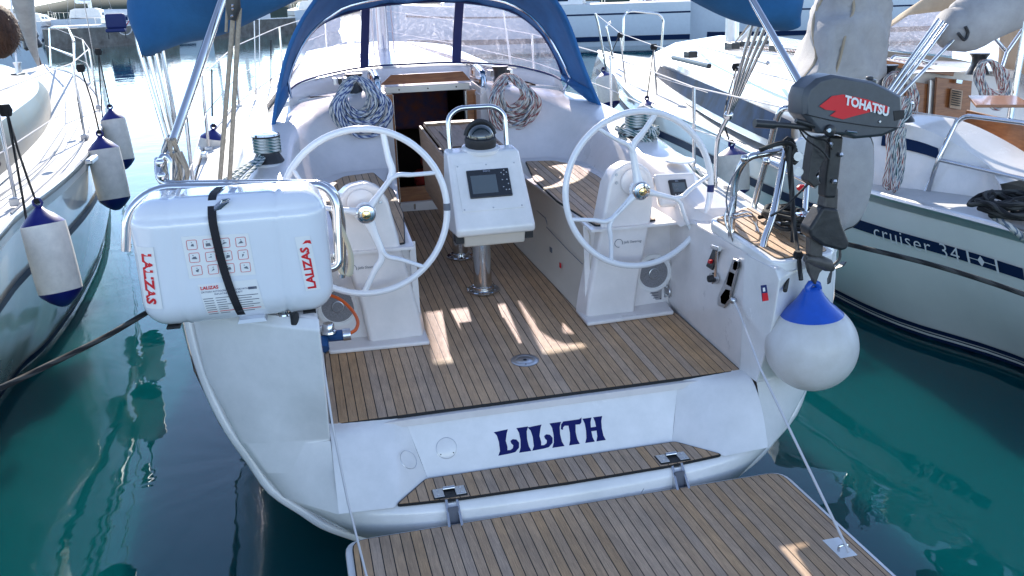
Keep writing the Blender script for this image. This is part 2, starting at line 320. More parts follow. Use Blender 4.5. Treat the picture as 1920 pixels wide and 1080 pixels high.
# ------------------------------------------------------------------ setting: water, quay, far shore
def water():
    m = bpy.data.materials.new('harbour_water'); m.use_nodes = True; n = m.node_tree.nodes; l = m.node_tree.links; b = n['Principled BSDF']
    b.inputs['Base Color'].default_value = (.002,.055,.062,1); b.inputs['Roughness'].default_value = .015; b.inputs['IOR'].default_value = 1.33; b.inputs['Subsurface Weight'].default_value = 1; b.inputs['Subsurface Radius'].default_value = (.25,1,1); b.inputs['Subsurface Scale'].default_value = 3.0; b.inputs['Specular Tint'].default_value = (.38,.78,1,1)
    geo = n.new('ShaderNodeNewGeometry'); mp = n.new('ShaderNodeMapping'); l.new(geo.outputs['Position'], mp.inputs[0]); mp.inputs['Scale'].default_value = (1,.8,1); mp.inputs['Rotation'].default_value = (0,0,.3)
    t = n.new('ShaderNodeTexNoise'); t.inputs['Scale'].default_value = 1.1; t.inputs['Detail'].default_value = 3; t.inputs['Distortion'].default_value = .8; l.new(mp.outputs[0], t.inputs['Vector'])
    t2 = n.new('ShaderNodeTexNoise'); t2.inputs['Scale'].default_value = 5; t2.inputs['Detail'].default_value = 2; l.new(mp.outputs[0], t2.inputs['Vector'])
    a = n.new('ShaderNodeMath'); a.operation = 'MULTIPLY_ADD'; a.inputs[1].default_value = .16; l.new(t2.outputs[0], a.inputs[0]); l.new(t.outputs[0], a.inputs[2])
    bp = n.new('ShaderNodeBump'); bp.inputs['Strength'].default_value = .17; bp.inputs['Distance'].default_value = .045; l.new(a.outputs[0], bp.inputs['Height']); l.new(bp.outputs[0], b.inputs['Normal'])
    t3 = n.new('ShaderNodeTexNoise'); t3.inputs['Scale'].default_value = .25; l.new(geo.outputs['Position'], t3.inputs['Vector'])
    mx = n.new('ShaderNodeMix'); mx.data_type = 'RGBA'; mx.inputs[6].default_value = (.001,.046,.054,1); mx.inputs[7].default_value = (.001,.064,.072,1); l.new(t3.outputs[0], mx.inputs[0]); l.new(mx.outputs[2], b.inputs['Base Color'])
    o = MB().face([(-600,-40,0),(600,-40,0),(600,900,0),(-600,900,0)]).build('water', m); o['kind'] = 'structure'
water()
def hill():
    rows = []; rng = random.Random(3)
    for i in range(60):
        x = -600+i*24; h = 9+6*math.sin(i*.37)+3*math.sin(i*1.3)+rng.random()*2
        rows.append([(x, 640, -1), (x, 650, h*.5), (x, 690, h), (x, 760, -1)])
    o = MB().grid(rows).build('far_hill', HILLM); o['kind'] = 'structure'
hill()
# ------------------------------------------------------------------ OUR BOAT
boat = thing('sailboat', 'white sailing yacht moored stern-to with open teak cockpit and LILITH lettered on its transom', 'sailboat', (0,4.3,0))
# half breadth and sheer along y
HB = [(4.2,1.80),(5,1.87),(7,1.99),(9,2.0),(11,1.78),(13,1.35),(15,.78),(17,.06)]
def sheer(y): return bz(y, 1.30)+.0 if y > 5 else lerp(1.37, bz(5, 1.30), max(0, (y-4.2)/.8))
def ystern(z): return 4.2+.26*min(1, max(0,z)/1.35)**1.3
SEC = [(1.0,1.0),(.985,.80),(.935,.60),(.83,.33),(.69,.16),(.56,.07),(.33,.0),(0,-.04)]   # (breadth, height) fractions at the stern
def hull_rows():
    rows = []
    for i in range(33):
        y = 4.2+i*.4; b = interp(HB, y); h = sheer(y); k = min(1, (y-4.2)/6); row = []
        for fb, fh in SEC: row.append((-b*fb**(1+.5*k), max(y, ystern(h*fh)), lerp(h*fh, h*(fh**(1-.3*k) if fh > 0 else fh)-.45*k*(1-max(fh,0)), 1)))
        rows.append(row+[(-p[0], p[1], p[2]) for p in row[-2::-1]])
    return rows
MB().grid(hull_rows()).build('hull', GEL, boat, ang=60)
tr_ = [(-interp(HB,y)-.012, y, sheer(y)-.03) for y in [4.55+i*.5 for i in range(25)]]
MB().tube(tr_, .03, 8).build('toe_rail', GEL, boat, ang=60)
MB().tube([(-x, y, z) for x, y, z in tr_], .03, 8).build('toe_rail', GEL, boat, ang=60)
# transom moulding: quarter blocks, sloping sides, centre panel, step, rolled counter
def hullx(z):                                               # half breadth at the stern for a height
    T = sorted([(1.37*fh, 1.80*fb) for fb, fh in SEC]); return interp(T, z)
LV = [(1.43,4.36,3.99),(1.39,4.33,3.95),(1.1,4.28,4.0),(.755,4.20,4.13),(.60,4.18,4.06),(.435,4.17,3.96)]      # z, y at hull edge, y at x=1.15
FAR = [(1.44,4.06),(1.4,4.10)]
def transom():
    for s in (-1, 1):
        b = MB()
        rows = []
        for z, yo, yi in LV:
            xo = hullx(z)-.085; lo = []
            lo.append((s*(xo+.03), yo+.2, z)); lo.append((s*(xo+.025), yo+.04, z)); lo.append((s*(xo-.01), yo+.003, z)); 
            for t in (.35, .7): lo.append((s*lerp(xo-.01, 1.15, t), lerp(yo, yi, t), z))
            lo.append((s*1.15, yi, z)); rows.append(lo)
        b.grid(rows)
        # inboard wall of the quarter block
        wall = [[(s*1.15, LV[i][2], LV[i][0]), (s*1.145, 4.315, LV[i][0])] for i in range(4)]
        b.grid(wall)
        # sloping side face and bevel beside the name panel
        b.build('quarter_face', GEL, boat, ang=28, bevel=.012, seg=3); b = MB()
        e0 = spl([V((1.15,4.315,.755)),V((1.15,4.17,.745)),V((1.15,4.05,.62)),V((1.15,3.965,.435))], 4); e1 = spl([V((.82,4.315,.750)),V((.828,4.25,.70)),V((.85,4.10,.57)),V((.885,3.945,.435))], 4)
        e2 = spl([V((.77,4.312,.746)),V((.745,4.275,.66)),V((.715,4.225,.55)),V((.68,4.175,.435))], 4)
        rows = [[a.lerp(c, k/6) for k in range(7)]+[c.lerp(d, k/4)+V((0,.012*math.sin(math.pi*k/4)*0,0)) for k in range(1,5)] for a, c, d in zip(e0, e1, e2)]
        b.grid([[(s*p.x, p.y, p.z) for p in r] for r in rows])
        b.build('transom_side', GEL, boat, ang=75)
    p = MB().face([(-.77, 4.312, .746), (.77, 4.312, .746), (.68, 4.175, .435), (-.68, 4.175, .435)]).build('name_panel', GEL, boat)
transom()
def counter():
    PR = [(0,.435),(-.030,.42),(-.048,.385),(-.052,.32),(-.04,.22),(-.01,.15),(.08,.09)]
    rows = []
    xs = [i/20 for i in range(-20, 21)]
    for dy, z in [(.06,.435)]+PR:
        xo = hullx(max(z, .1))-.07; rows.append([((xo-.025)*t, 3.93+.12*abs(t)**2.4+.15*abs(t)**8+dy*(1-.5*abs(t)**3), z) for t in xs])
    MB().grid(rows).build('counter', GEL, boat, ang=60)
    MB().prism([(-.90,3.985,.422),(.90,3.985,.422),(.72,4.24,.422),(-.72,4.24,.422)], (0,0,.010)).build('step_ledge', GEL, boat)
    # flange of the hull shell showing round the quarter
    for s in (-1, 1):
        path = [(s*(hullx(z)-.035), ystern(z), z) for z in (1.37,1.2,1.0,.8,.62,.46,.33,.24,.17,.12)]
        MB().tube(spl(path, 3), .033, 8).build('hull_flange', GEL, boat, ang=60)
counter()
# teak step
step = rpoly([(-.86,3.955),(-.55,3.925),(0,3.915),(.55,3.925),(.86,3.955),(.69,4.155),(-.69,4.155)], .012, 2)
st = node('transom_step', (0,4.05,.44), boat)
planks(step, lambda y: .447, [(i-22)*.0505 for i in range(45)], st, border=.007)
# swim platform
pf = node('swim_platform', (0,3.4,.33), boat)
pp = rpoly([(-1.135,2.62),(1.20,2.62),(1.20,3.885),(-1.135,3.885)], .10, 5)
pp = [(x-.005, y) for x, y in pp]
MB().prism([(x, y, .27) for x, y in pp], (0,0,.062)).build('platform_shell', GEL, pf, bevel=.012, seg=3)
pt = rpoly([(-1.10,2.66),(1.155,2.66),(1.155,3.848),(-1.10,3.848)], .07, 4)
planks(pt, lambda y: .346, [-1.125+i*.0502 for i in range(47)], pf, border=.006)
# hinges
def hinge(x, y):
    h = node('hinge', (x, y, .45), boat)
    MB().prism([(x-.085,y-.05,.4485),(x+.085,y-.05,.4485),(x+.085,y+.045,.4485),(x-.085,y+.045,.4485)], (0,0,.002)).build('hinge_gasket', RUB, h)
    for s in (-1, 1):
        MB().box((x+s*.055, y, .4535), (.052,.08,.006)).build('hinge_plate', STEELD, h, bevel=.004)
        for d in (-.022, .022): MB().lathe([(.0075,0),(.0065,.002),(.001,.0022)], (x+s*.058, y+d, .4568), n=10).build('screw', STEEL, h)
        MB().prism([(x+s*.020,y+.03,.45),(x+s*.020,y-.06,.445),(x+s*.026,y-.165,.33),(x+s*.026,y-.165,.29),(x+s*.026,y-.12,.29),(x+s*.020,y-.02,.40)], (s*.013,0,0)).build('hinge_arm', STEEL, h, bevel=.001)
    MB().tube([(x-.03,y+.02,.462),(x+.03,y+.02,.462)], .011, 10).build('hinge_pin', STEEL, h)
    MB().box((x, y-.045, .42), (.034,.03,.05)).build('hinge_block', STEELD, h, bevel=.003)
    MB().box((x, y-.098, .345), (.052,.010,.15)).build('hinge_slot', GREYP, h)
hinge(-.60, 3.985); hinge(.60, 3.985)
# recessed cleat in the corner of the platform
cl = node('recessed_cleat', (1.08,3.106,0.346), pf)
cc = V((1.075,3.12,0.346))
MB().prism([cc+V((-.055,-.05,.001)), cc+V((.03,-.05,.001)), cc+V((.03,.10,.001)), cc+V((-.055,.10,.001))], (0,0,.001)).build('cleat_recess', GEL, cl)
MB().tube(rounded([cc+V((-.035,.0,.004)), cc+V((-.035,.0,.03)), cc+V((.012,.0,.03)), cc+V((.012,.0,.004))], .015), .006).build('cleat_ring', STEEL, cl)
# ---- cockpit sole
sole = node('cockpit_sole', (0,5.5,.8), boat)
fl = rpoly([(-1.138,4.308),(1.138,4.308),(1.128,5.18)],.02,2)[:9]
flp = [(-1.14,4.308),(1.14,4.308),(1.125,5.15),(1.10,5.18),(.56,5.205),(.525,5.25),(.44,7.0),(.33,7.93),(-.33,7.96),(-.44,7.0),(-.525,5.25),(-.56,5.205),(-1.10,5.18),(-1.125,5.15)]
planks(flp, lambda y: bz(y, .755), [(i-23)*.05 for i in range(47)], sole, border=.007)
MB().prism([(x, y, bz(y, .70)) for x, y in grow(flp, .03)], (0,0,.036)).build('sole_moulding', GEL2, boat)
MB().box((0,4.313,.742), (2.28,.016,.020)).build('sole_edging', CAULK, boat)
# drain
dr = node('floor_drain', (0,4.745,.79), sole)
MB().lathe([(.082,0),(.082,.003),(.078,.005),(.055,.005),(.054,.0035),(.052,.005),(.012,.005),(.010,-.002)], (0,4.745,bz(4.745,.756)), (0,-SL,1), 32).build('drain_plate', STEELD, dr)
MB().lathe([(.011,0),(.011,.0012)], (0,4.745,bz(4.745,.7613)), (0,-SL,1), 14).build('drain_hole', RUB, dr)
for a in (100, 260): MB().lathe([(.006,0),(.004,.002)], (.066*math.cos(R(a)),4.745+.066*math.sin(R(a)),bz(4.745,.761)), n=8).build('screw', STEEL, dr)
# ---- aft cockpit: inner faces of the quarters, seat boxes
for s in (-1, 1):
    side = 'x'
    b = MB()   # quarter top and inboard wall forward of the transom
    top = [(s*1.15,4.315,1.44),(s*1.15,5.33,bz(5.33,1.40)),(s*1.78,5.33,bz(5.33,1.32)),(s*1.72,4.40,1.42),(s*1.15,3.99,1.44)]
    b.prism(top, (0,0,-.04))
    b.grid([[(s*1.15,4.30,1.44),(s*1.15,4.8,bz(4.8,1.41)),(s*1.15,5.34,bz(5.34,1.37))],[(s*1.145,4.31,1.1),(s*1.145,4.8,1.12),(s*1.15,5.34,1.15)],[(s*1.142,4.31,.80),(s*1.135,4.8,.83),(s*1.128,5.34,.87)],[(s*1.15,4.31,.72),(s*1.15,4.8,.75),(s*1.15,5.34,.80)]])
    b.build('quarter_moulding', GEL2, boat, ang=35, bevel=.02, seg=3)
    # aft face of the seat box and its top
    b = MB(); yb = 5.30
    b.grid([[(s*.53,5.235,.79),(s*.53,5.235,1.10),(s*.53,5.26,bz(5.26,1.36))],[(s*1.17,5.30,.79),(s*1.17,5.32,1.10),(s*1.17,5.35,bz(5.3,1.36))]])
    b.build('seat_box_end', GEL2, boat, ang=35)
    b = MB()   # seat front along the sole
    F = [(5.235,.53),(6.0,.50),(7.0,.45),(7.6,.37)]
    b.grid([[(s*(x-.01), y, bz(y,.70)) for y, x in F], [(s*(x+.005), y, bz(y,.80)) for y, x in F], [(s*(x+.035), y, bz(y,.84)) for y, x in F], [(s*(x+.04), y, bz(y,1.30)) for y, x in F], [(s*(x+.025), y, bz(y,1.345)) for y, x in F], [(s*(x+.04), y, bz(y,1.362)) for y, x in F], [(s*(x+.14), y, bz(y,1.362)) for y, x in F]])
    b.build('seat_front', CREAM if s > 0 else GEL2, boat, ang=50)
    # seat top
    seat = [(.55,5.16),(1.18,5.16),(1.14,5.9),(1.10,6.45),(1.06,6.8),(.90,7.08),(.66,7.14),(.42,7.16),(.47,6.6),(.535,5.9)]
    MB().prism([(s*x, y, bz(y,1.345)) for x, y in seat], (0,0,.016)).build('seat_top', GEL2, boat)
    # teak on the seat
    tk = rpoly([(s*.60,5.22),(s*1.0,5.22),(s*.985,5.85),(s*1.0,6.36),(s*.965,6.70),(s*.83,6.91),(s*.61,6.965),(s*.525,6.4),(s*.53,5.8)], .02, 2)
    sn = node('seat_teak', (s*.8,6,1.5), boat)
    planks(tk, lambda y: bz(y,1.374), [s*.5+(i-2 if s > 0 else i-10)*.05 for i in range(14)], sn, border=.006)
    # coaming: inner wall, rounded top, outer side to the deck
    bot = spl([(.44,7.12,1.362),(.66,7.10,1.362),(.88,7.04,1.362),(1.03,6.80,1.362),(1.07,6.36,1.362),(1.06,5.85,1.362),(1.10,5.24,1.362)], 5)
    tp = spl([(.44,7.62,1.86),(.70,7.56,1.79),(.98,7.47,1.72),(1.14,7.12,1.67),(1.20,6.45,1.61),(1.20,5.95,1.58),(1.20,5.50,1.54)], 5)
    outt = spl([(.44,8.0,1.87),(.80,8.0,1.80),(1.30,7.95,1.72),(1.52,7.2,1.66),(1.53,6.5,1.60),(1.50,5.95,1.57),(1.42,5.50,1.52)], 5)
    outb = spl([(.44,8.1,1.6),(.80,8.1,1.5),(1.52,8.1,1.33),(1.68,7.3,1.31),(1.70,6.5,1.31),(1.66,5.9,1.31),(1.55,5.40,1.33)], 5)
    rows = [bot, [q.lerp(p, .12)+V((0,0,-.03)) for p, q in zip(tp, bot)], [q.lerp(p, .8) for p, q in zip(tp, bot)], [q.lerp(p, .96)+V((0,0,.0)) for p, q in zip(tp, bot)], [p.lerp(q, .12)+V((0,0,.022)) for p, q in zip(tp, outt)], [p.lerp(q, .8)+V((0,0,.02)) for p, q in zip(tp, outt)], outt, outb]
    b = MB(); b.grid([[(s*p.x, p.y, bz(p.y, p.z)) for p in r] for r in rows])
    # aft end of the coaming falls away to the quarter
    e = [r[-1] for r in rows]; e2 = [V((p.x, 5.10-.1*i/7, min(p.z, 1.47))) for i, p in enumerate(e)]; e2[0] = V((1.14,5.15,1.365)); e3 = [V((lerp(1.15,1.60,i/7), 4.98, 1.395)) for i in range(8)]
    b.grid([[(s*p.x, p.y, bz(p.y, p.z)) for p in r] for r in (e, e2, e3)])
    b.build('coaming', GEL2, boat, ang=42, merge=True)
    # side deck
    ys = [4.9+i*.5 for i in range(23)]
    IN = [(4.9,1.5),(5.5,1.5),(7.9,1.50),(8.2,1.40),(10,1.25),(12,1.0),(14,.6),(16.2,.1)]
    MB().grid([[(s*min(interp(IN,y), interp(HB,y)-.02), y, bz(y,1.325)) for y in ys], [(s*(interp(HB,y)-.03), y, sheer(y)-.012) for y in ys]]).build('side_deck', NONSKID, boat, ang=60)
# teak pads on the quarters
for s in (1,):
    q = node('quarter_seat', (s*1.35,4.5,1.5), boat)
    pad = rpoly([(s*1.19,4.05),(s*1.52,4.10),(s*1.50,4.95),(s*1.19,4.78)], .04, 3)
    MB().prism([(x, y, bz(y,1.40)+.02) for x, y in grow(pad, .035)], (0,0,.062)).build('pad_base', GEL, q, bevel=.015, seg=3)
    MB().prism([(x, y, bz(y,1.48)+.003) for x, y in pad], (0,0,.001)).build('caulking_bed', CAULK, q)
    for i in range(6):
        P = cliprun(pad, min(s*1.18, s*1.53)+i*.058+.002, min(s*1.18, s*1.53)+(i+1)*.058-.002)
        if P: MB().prism([(x, y, bz(y,1.48)+.004) for x, y in grow(P, -.003)], (0,0,.006)).build('plank', TEAK, q, merge=False)
# coachroof
def coachroof():
    b = MB(); xs = [-1,-.9,-.75,-.5,-.3,0,.3,.5,.75,.9,1]
    def row(y, hw, zp, crown): return [(hw*t, y, bz(y, zp)-crown*t*t-(.12 if abs(t) == 1 else 0)) for t in xs]
    b.grid([row(8.0,1.36,1.80,.08), row(8.02,1.36,1.825,.07), row(8.6,1.38,1.78,.07), row(10,1.22,1.76,.08), row(12,1.0,1.80,.1), row(13.4,.75,1.62,.08), row(14.6,.5,1.34,.03)])
    b.grid([[(s*1.36,8.0,bz(8,1.33)),(s*1.36,8.0,bz(8,1.68))] for s in (-1,1)]) if False else None
    for s in (-1, 1):
        ys = [(8.02,1.36),(8.6,1.38),(10,1.22),(12,1.0),(13.4,.75),(14.6,.5)]; zs = [1.875-.2,1.87-.21,1.86-.22,1.8-.22,1.62-.2,1.34-.15]
        b.grid([[(s*h, y, bz(y, z)) for (y, h), z in zip(ys, zs)], [(s*(h+.08), y, bz(y, 1.33)) for y, h in ys]])
    b.build('coachroof', GEL, boat, ang=32)
    for s in (-1, 1):   # shelf between cockpit and coachroof
        MB().prism([(s*.44,7.62,bz(7.62,1.86)),(s*.44,8.02,bz(8,1.86)),(s*.40,8.02,bz(8,1.86)),(s*.40,7.62,bz(7.62,1.86))], (0,0,-.5)).build('companionway_cheek', GEL2, boat)
coachroof()
MB().prism([(-.46,7.60,bz(7.6,.70)),(-.36,7.60,bz(7.6,.70)),(-.36,7.60,bz(7.6,1.80)),(-.46,7.60,bz(7.6,1.86))], (0,.45,.03)).build('bulkhead', GEL2, boat)
MB().prism([(.46,7.60,bz(7.6,.70)),(.39,7.60,bz(7.6,.70)),(.39,7.60,bz(7.6,1.80)),(.46,7.60,bz(7.6,1.86))], (0,.45,.03)).build('bulkhead', GEL2, boat)
# ------------------------------------------------------------------ companionway
cw = node('companionway', (0,7.95,1.5), boat)
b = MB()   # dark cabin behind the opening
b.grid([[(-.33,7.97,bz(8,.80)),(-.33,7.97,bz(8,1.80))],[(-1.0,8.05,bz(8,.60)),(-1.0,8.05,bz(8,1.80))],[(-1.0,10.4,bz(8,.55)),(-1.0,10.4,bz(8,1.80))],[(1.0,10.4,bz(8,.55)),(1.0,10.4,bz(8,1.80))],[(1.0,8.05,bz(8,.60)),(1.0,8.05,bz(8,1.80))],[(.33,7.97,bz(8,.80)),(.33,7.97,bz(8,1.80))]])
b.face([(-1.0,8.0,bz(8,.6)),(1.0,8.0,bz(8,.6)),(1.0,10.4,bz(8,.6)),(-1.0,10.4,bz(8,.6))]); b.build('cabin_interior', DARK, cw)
MB().box((-.05,9.3,bz(8,1.52)), (.9,.12,.42)).build('cabin_cushion', CUSH, cw, bevel=.05, seg=3)
rc = MB()
for k in range(7): rc.ball((.10+.07*math.sin(k*2.3), 8.7+.04*k, bz(8,.96)+.10*math.cos(k*1.7)), .10, 10, (1,1,.7))
rc.build('red_cloth', REDC, cw)
for s in (-1, 1):
    MB().box((s*.362,7.88,bz(8,1.29)), (.085,.12,1.02)).build('door_post', WOOD, cw, bevel=.004)
    MB().box((s*.318,7.90,bz(8,1.29)), (.012,.06,1.0)).build('washboard_track', ALU, cw)
    MB().box((s*.385,7.84,bz(8,1.35)), (.012,.05,.62)).build('post_edging', CAULK, cw)
MB().box((.425,7.80,bz(8,1.30)), (.085,.03,.92)).build('folded_door', WOOD, cw, bevel=.004)
MB().box((.425,7.783,bz(8,1.42)), (.045,.006,.42)).build('door_louvre', VENT, cw)
MB().box((-.40,7.60,bz(8,1.02)), (.05,.10,.34)).build('grey_vent_flap', VENT, cw, bevel=.012)
MB().box((0,7.985,bz(8,.755)), (.68,.05,.15)).build('lower_sill', GEL2, cw, bevel=.006)
MB().box((0,8.03,bz(8,.89)), (.66,.04,.14)).build('wooden_step', WOOD, cw, bevel=.004)
MB().box((-.18,7.955,bz(8,.79)), (.014,.012,.05)).build('sill_latch', STEEL, cw)
MB().box((.0,7.96,bz(8,1.825)), (.74,.05,.055)).build('hatch_edge', CREAM, cw, bevel=.005)
for x in (-.25,0,.25): MB().lathe([(.007,0),(.005,.003)], (x,7.934,bz(8,1.825)), (0,-1,0), 8).build('screw', RUB, cw)
MB().prism([(-.40,8.02,bz(8,1.865)),(.40,8.02,bz(8,1.865)),(.34,8.06,bz(8,1.945)),(-.30,8.06,bz(8,1.945))], (0,.03,0)).build('hatch_handle_board', WOOD, cw, bevel=.004)
MB().prism([(-.40,8.06,bz(8,1.80)),(.40,8.06,bz(8,1.80)),(.38,9.0,bz(9,1.765)),(-.38,9.0,bz(9,1.765))], (0,0,.02)).build('sliding_hatch', GEL, cw, bevel=.01)
for s in (-1, 1):
    pts = [(s*.45,7.72,bz(7.7,1.86)),(s*.45,7.74,bz(7.7,1.97)),(s*.455,8.0,bz(8,1.99)),(s*.46,8.22,bz(8,1.97)),(s*.46,8.24,bz(8,1.88))]
    MB().tube(rounded(pts, .04), .022, 10, flat=(1.2,.8)).build('grab_handle', STEEL, cw)
    MB().box((s*.45,7.95,bz(8,1.88)), (.07,.42,.03)).build('handle_base', WOOD, cw, bevel=.006)
# ------------------------------------------------------------------ table, posts and console
tb = node('cockpit_table', (0,6.2,1.8), boat)
def post(x, y, r, z1):
    p = node('table_post', (x, y, 1.1), tb); z0 = bz(y,.757)
    MB().lathe([(r,0),(r,z1-z0)], (x,y,z0), n=32).build('post_tube', STEEL, p)
    MB().lathe([(r*1.85,0),(r*1.85,.008),(r*1.75,.014),(r*1.25,.016),(r*1.22,.035),(r*1.02,.04)], (x,y,z0), n=36).build('post_flange', STEEL, p)
    for k in range(6): a = k*math.pi/3+.3; MB().lathe([(.008,0),(.006,.003)], (x+r*1.5*math.cos(a), y+r*1.5*math.sin(a), z0+.0155), n=8).build('screw', STEELD, p)
post(0, 5.89, .063, 1.50); post(-.02, 6.62, .058, 1.62)
T0, T1 = 5.78, 6.95
MB().prism([(-.2,T0,bz(T0,1.70)),(.2,T0,bz(T0,1.70)),(.2,T1,bz(T1,1.70)),(-.2,T1,bz(T1,1.70))], (0,0,.022)).build('table_top', TEAKB, tb, bevel=.006)
for i in range(8): MB().prism([(-.19+i*.0475+.001,T0+.02,bz(T0,1.7225)),(-.19+(i+1)*.0475-.001,T0+.02,bz(T0,1.7225)),(-.19+(i+1)*.0475-.001,T1-.13,bz(T1-.13,1.7225)),(-.19+i*.0475+.001,T1-.13,bz(T1-.13,1.7225))], (0,0,.006)).build('plank', TEAKB, tb, merge=False)
MB().prism([(-.195,T1-.12,bz(T1,1.718)),(.195,T1-.12,bz(T1,1.718)),(.195,T1,bz(T1,1.722)),(-.195,T1,bz(T1,1.722))], (0,0,.012)).build('table_fiddle', TEAKB, tb, bevel=.004)
MB().lathe([(.045,0),(.045,.002)], (-.06,T1-.055,bz(T1,1.7315)), n=24).build('cup_hole', RUB, tb)
MB().prism([(-.14,6.05,bz(6.05,1.7292)),(.14,6.05,bz(6.05,1.7292)),(.14,6.6,bz(6.6,1.7292)),(-.14,6.6,bz(6.6,1.7292))], (0,0,.0006)).build('lid_gap', CAULK, tb)
MB().prism([(-.133,6.057,bz(6.057,1.73)),(.133,6.057,bz(6.057,1.73)),(.133,6.593,bz(6.593,1.73)),(-.133,6.593,bz(6.593,1.73))], (0,0,.003)).build('table_lid', TEAKB, tb)
for s in (-1, 1):
    MB().prism([(s*.215,T0,bz(T0,1.71)),(s*.215,T1,bz(T1,1.71)),(s*.20,T1-.05,bz(T1,1.22)),(s*.19,T0+.03,bz(T0,1.22))], (s*.02,0,0)).build('folded_leaf', TEAKB, tb, bevel=.004)
MB().box((0,6.3,1.67), (.30,.9,.16)).build('table_box', TEAKB, tb)
co = node('chart_plotter_console', (0,5.6,1.65), boat)
fA = [V((-.235,5.68,1.872)),V((.235,5.68,1.872)),V((.255,5.37,1.44)),V((-.255,5.37,1.44))]
b = MB(); back = [(-.235,5.84,1.885),(.235,5.84,1.885),(.255,5.84,1.36),(-.255,5.84,1.36)]; mid = [(-.255,5.385,1.39),(.255,5.385,1.39)]
b.add([tuple(p) for p in fA]+back+mid, [(0,3,2,1),(4,5,6,7),(0,1,5,4),(3,8,9,2),(8,7,6,9),(0,4,7,8,3),(1,2,9,6,5)])
b.build('console_body', GEL, co, bevel=.022, seg=4)
MB().prism([(-.20,5.42,1.40),(.20,5.42,1.40),(.20,5.80,1.36),(-.20,5.80,1.36)], (0,0.03,-.09)).build('console_base', CREAM, co, bevel=.012, seg=3)
for s in (-1, 1): MB().box((s*.225,5.48,1.365), (.05,.10,.05)).build('dark_bracket', RUB, co)
xd = (fA[1]-fA[0]).normalized(); yd = ((fA[0]+fA[1])/2-(fA[2]+fA[3])/2).normalized(); nd = xd.cross(yd).normalized(); fc = (fA[0]+fA[1]+fA[2]+fA[3])/4
rotf = Matrix((xd, yd, nd)).transposed()
def onf(u, v, d): return fc+xd*u+yd*v+nd*d
def slab(name, u, v, wd, ht, d0, th, m, par, bev=.004): return MB().box(onf(u,v,d0+th/2), (wd,ht,th), rotf).build(name, m, par, bevel=bev)
slab('console_panel', .0, .02, .40,.33, 0, .006, GEL, co)
cp = node('chart_plotter', tuple(onf(0,.02,.01)), co)
slab('plotter_case', 0, .035, .275,.195, .006, .012, BLK, cp, .006)
slab('plotter_glass', 0, .035, .268,.188, .0185, .002, SCREEN, cp, .001)
slab('plotter_display', -.035, .028, .165,.125, .0207, .0006, LCD, cp, 0)
text('plotter_lettering', 'B&G', tuple(onf(-.03,.112,.0212)), xd, yd, .012, STEELD, cp, width=.045, bold=.02)
for i, (u, v) in enumerate([(.085,.10),(.105,.115),(.12,.10),(.10,.085),(.085,.05),(.115,.05),(.12,.02),(.085,.0),(.10,-.02),(.12,-.02)]): MB().lathe([(.0045,0),(.0035,.001)], tuple(onf(u,v,.0205)), nd, 8).build('button', ALU, cp)
for u in (-.185,0,.185):
    for v in (-.13,.17): MB().lathe([(.006,0),(.004,.002)], tuple(onf(u,v,.006)), nd, 8).build('screw', STEELD, co)
cm = node('compass', (0,5.77,1.9), co)
MB().lathe([(.125,0),(.125,.022),(.105,.03)], (0,5.765,1.868), (0,-.15,1), 32).build('compass_plinth', GEL, cm)
MB().lathe([(.100,0),(.104,.045),(.098,.06),(.085,.065)], (0,5.765,1.897), (0,-.15,1), 32).build('compass_rim', RUB, cm)
SM = mat('smoked_dome', (.015,.02,.02), .03, coat=1, spec=.8)
MB().lathe([(.09*math.cos(R(a)), .085*math.sin(R(a))) for a in range(0,91,10)], (0,5.765,1.958), (0,-.15,1), 32).build('compass_dome', SM, cm, ang=80)
MB().tube(spl([(.095*math.cos(R(a)), 5.755+.012, 1.95+.105*math.sin(R(a))) for a in range(10,171,20)], 3), .016, 8).build('compass_hood', RUB, cm)
MB().tube(rounded([(-.19,5.83,1.86),(-.19,5.86,2.08),(-.12,5.865,2.135),(.12,5.865,2.135),(.19,5.86,2.08),(.19,5.83,1.86)], .09, 6), .017, 12).build('grab_bar', STEEL, co)
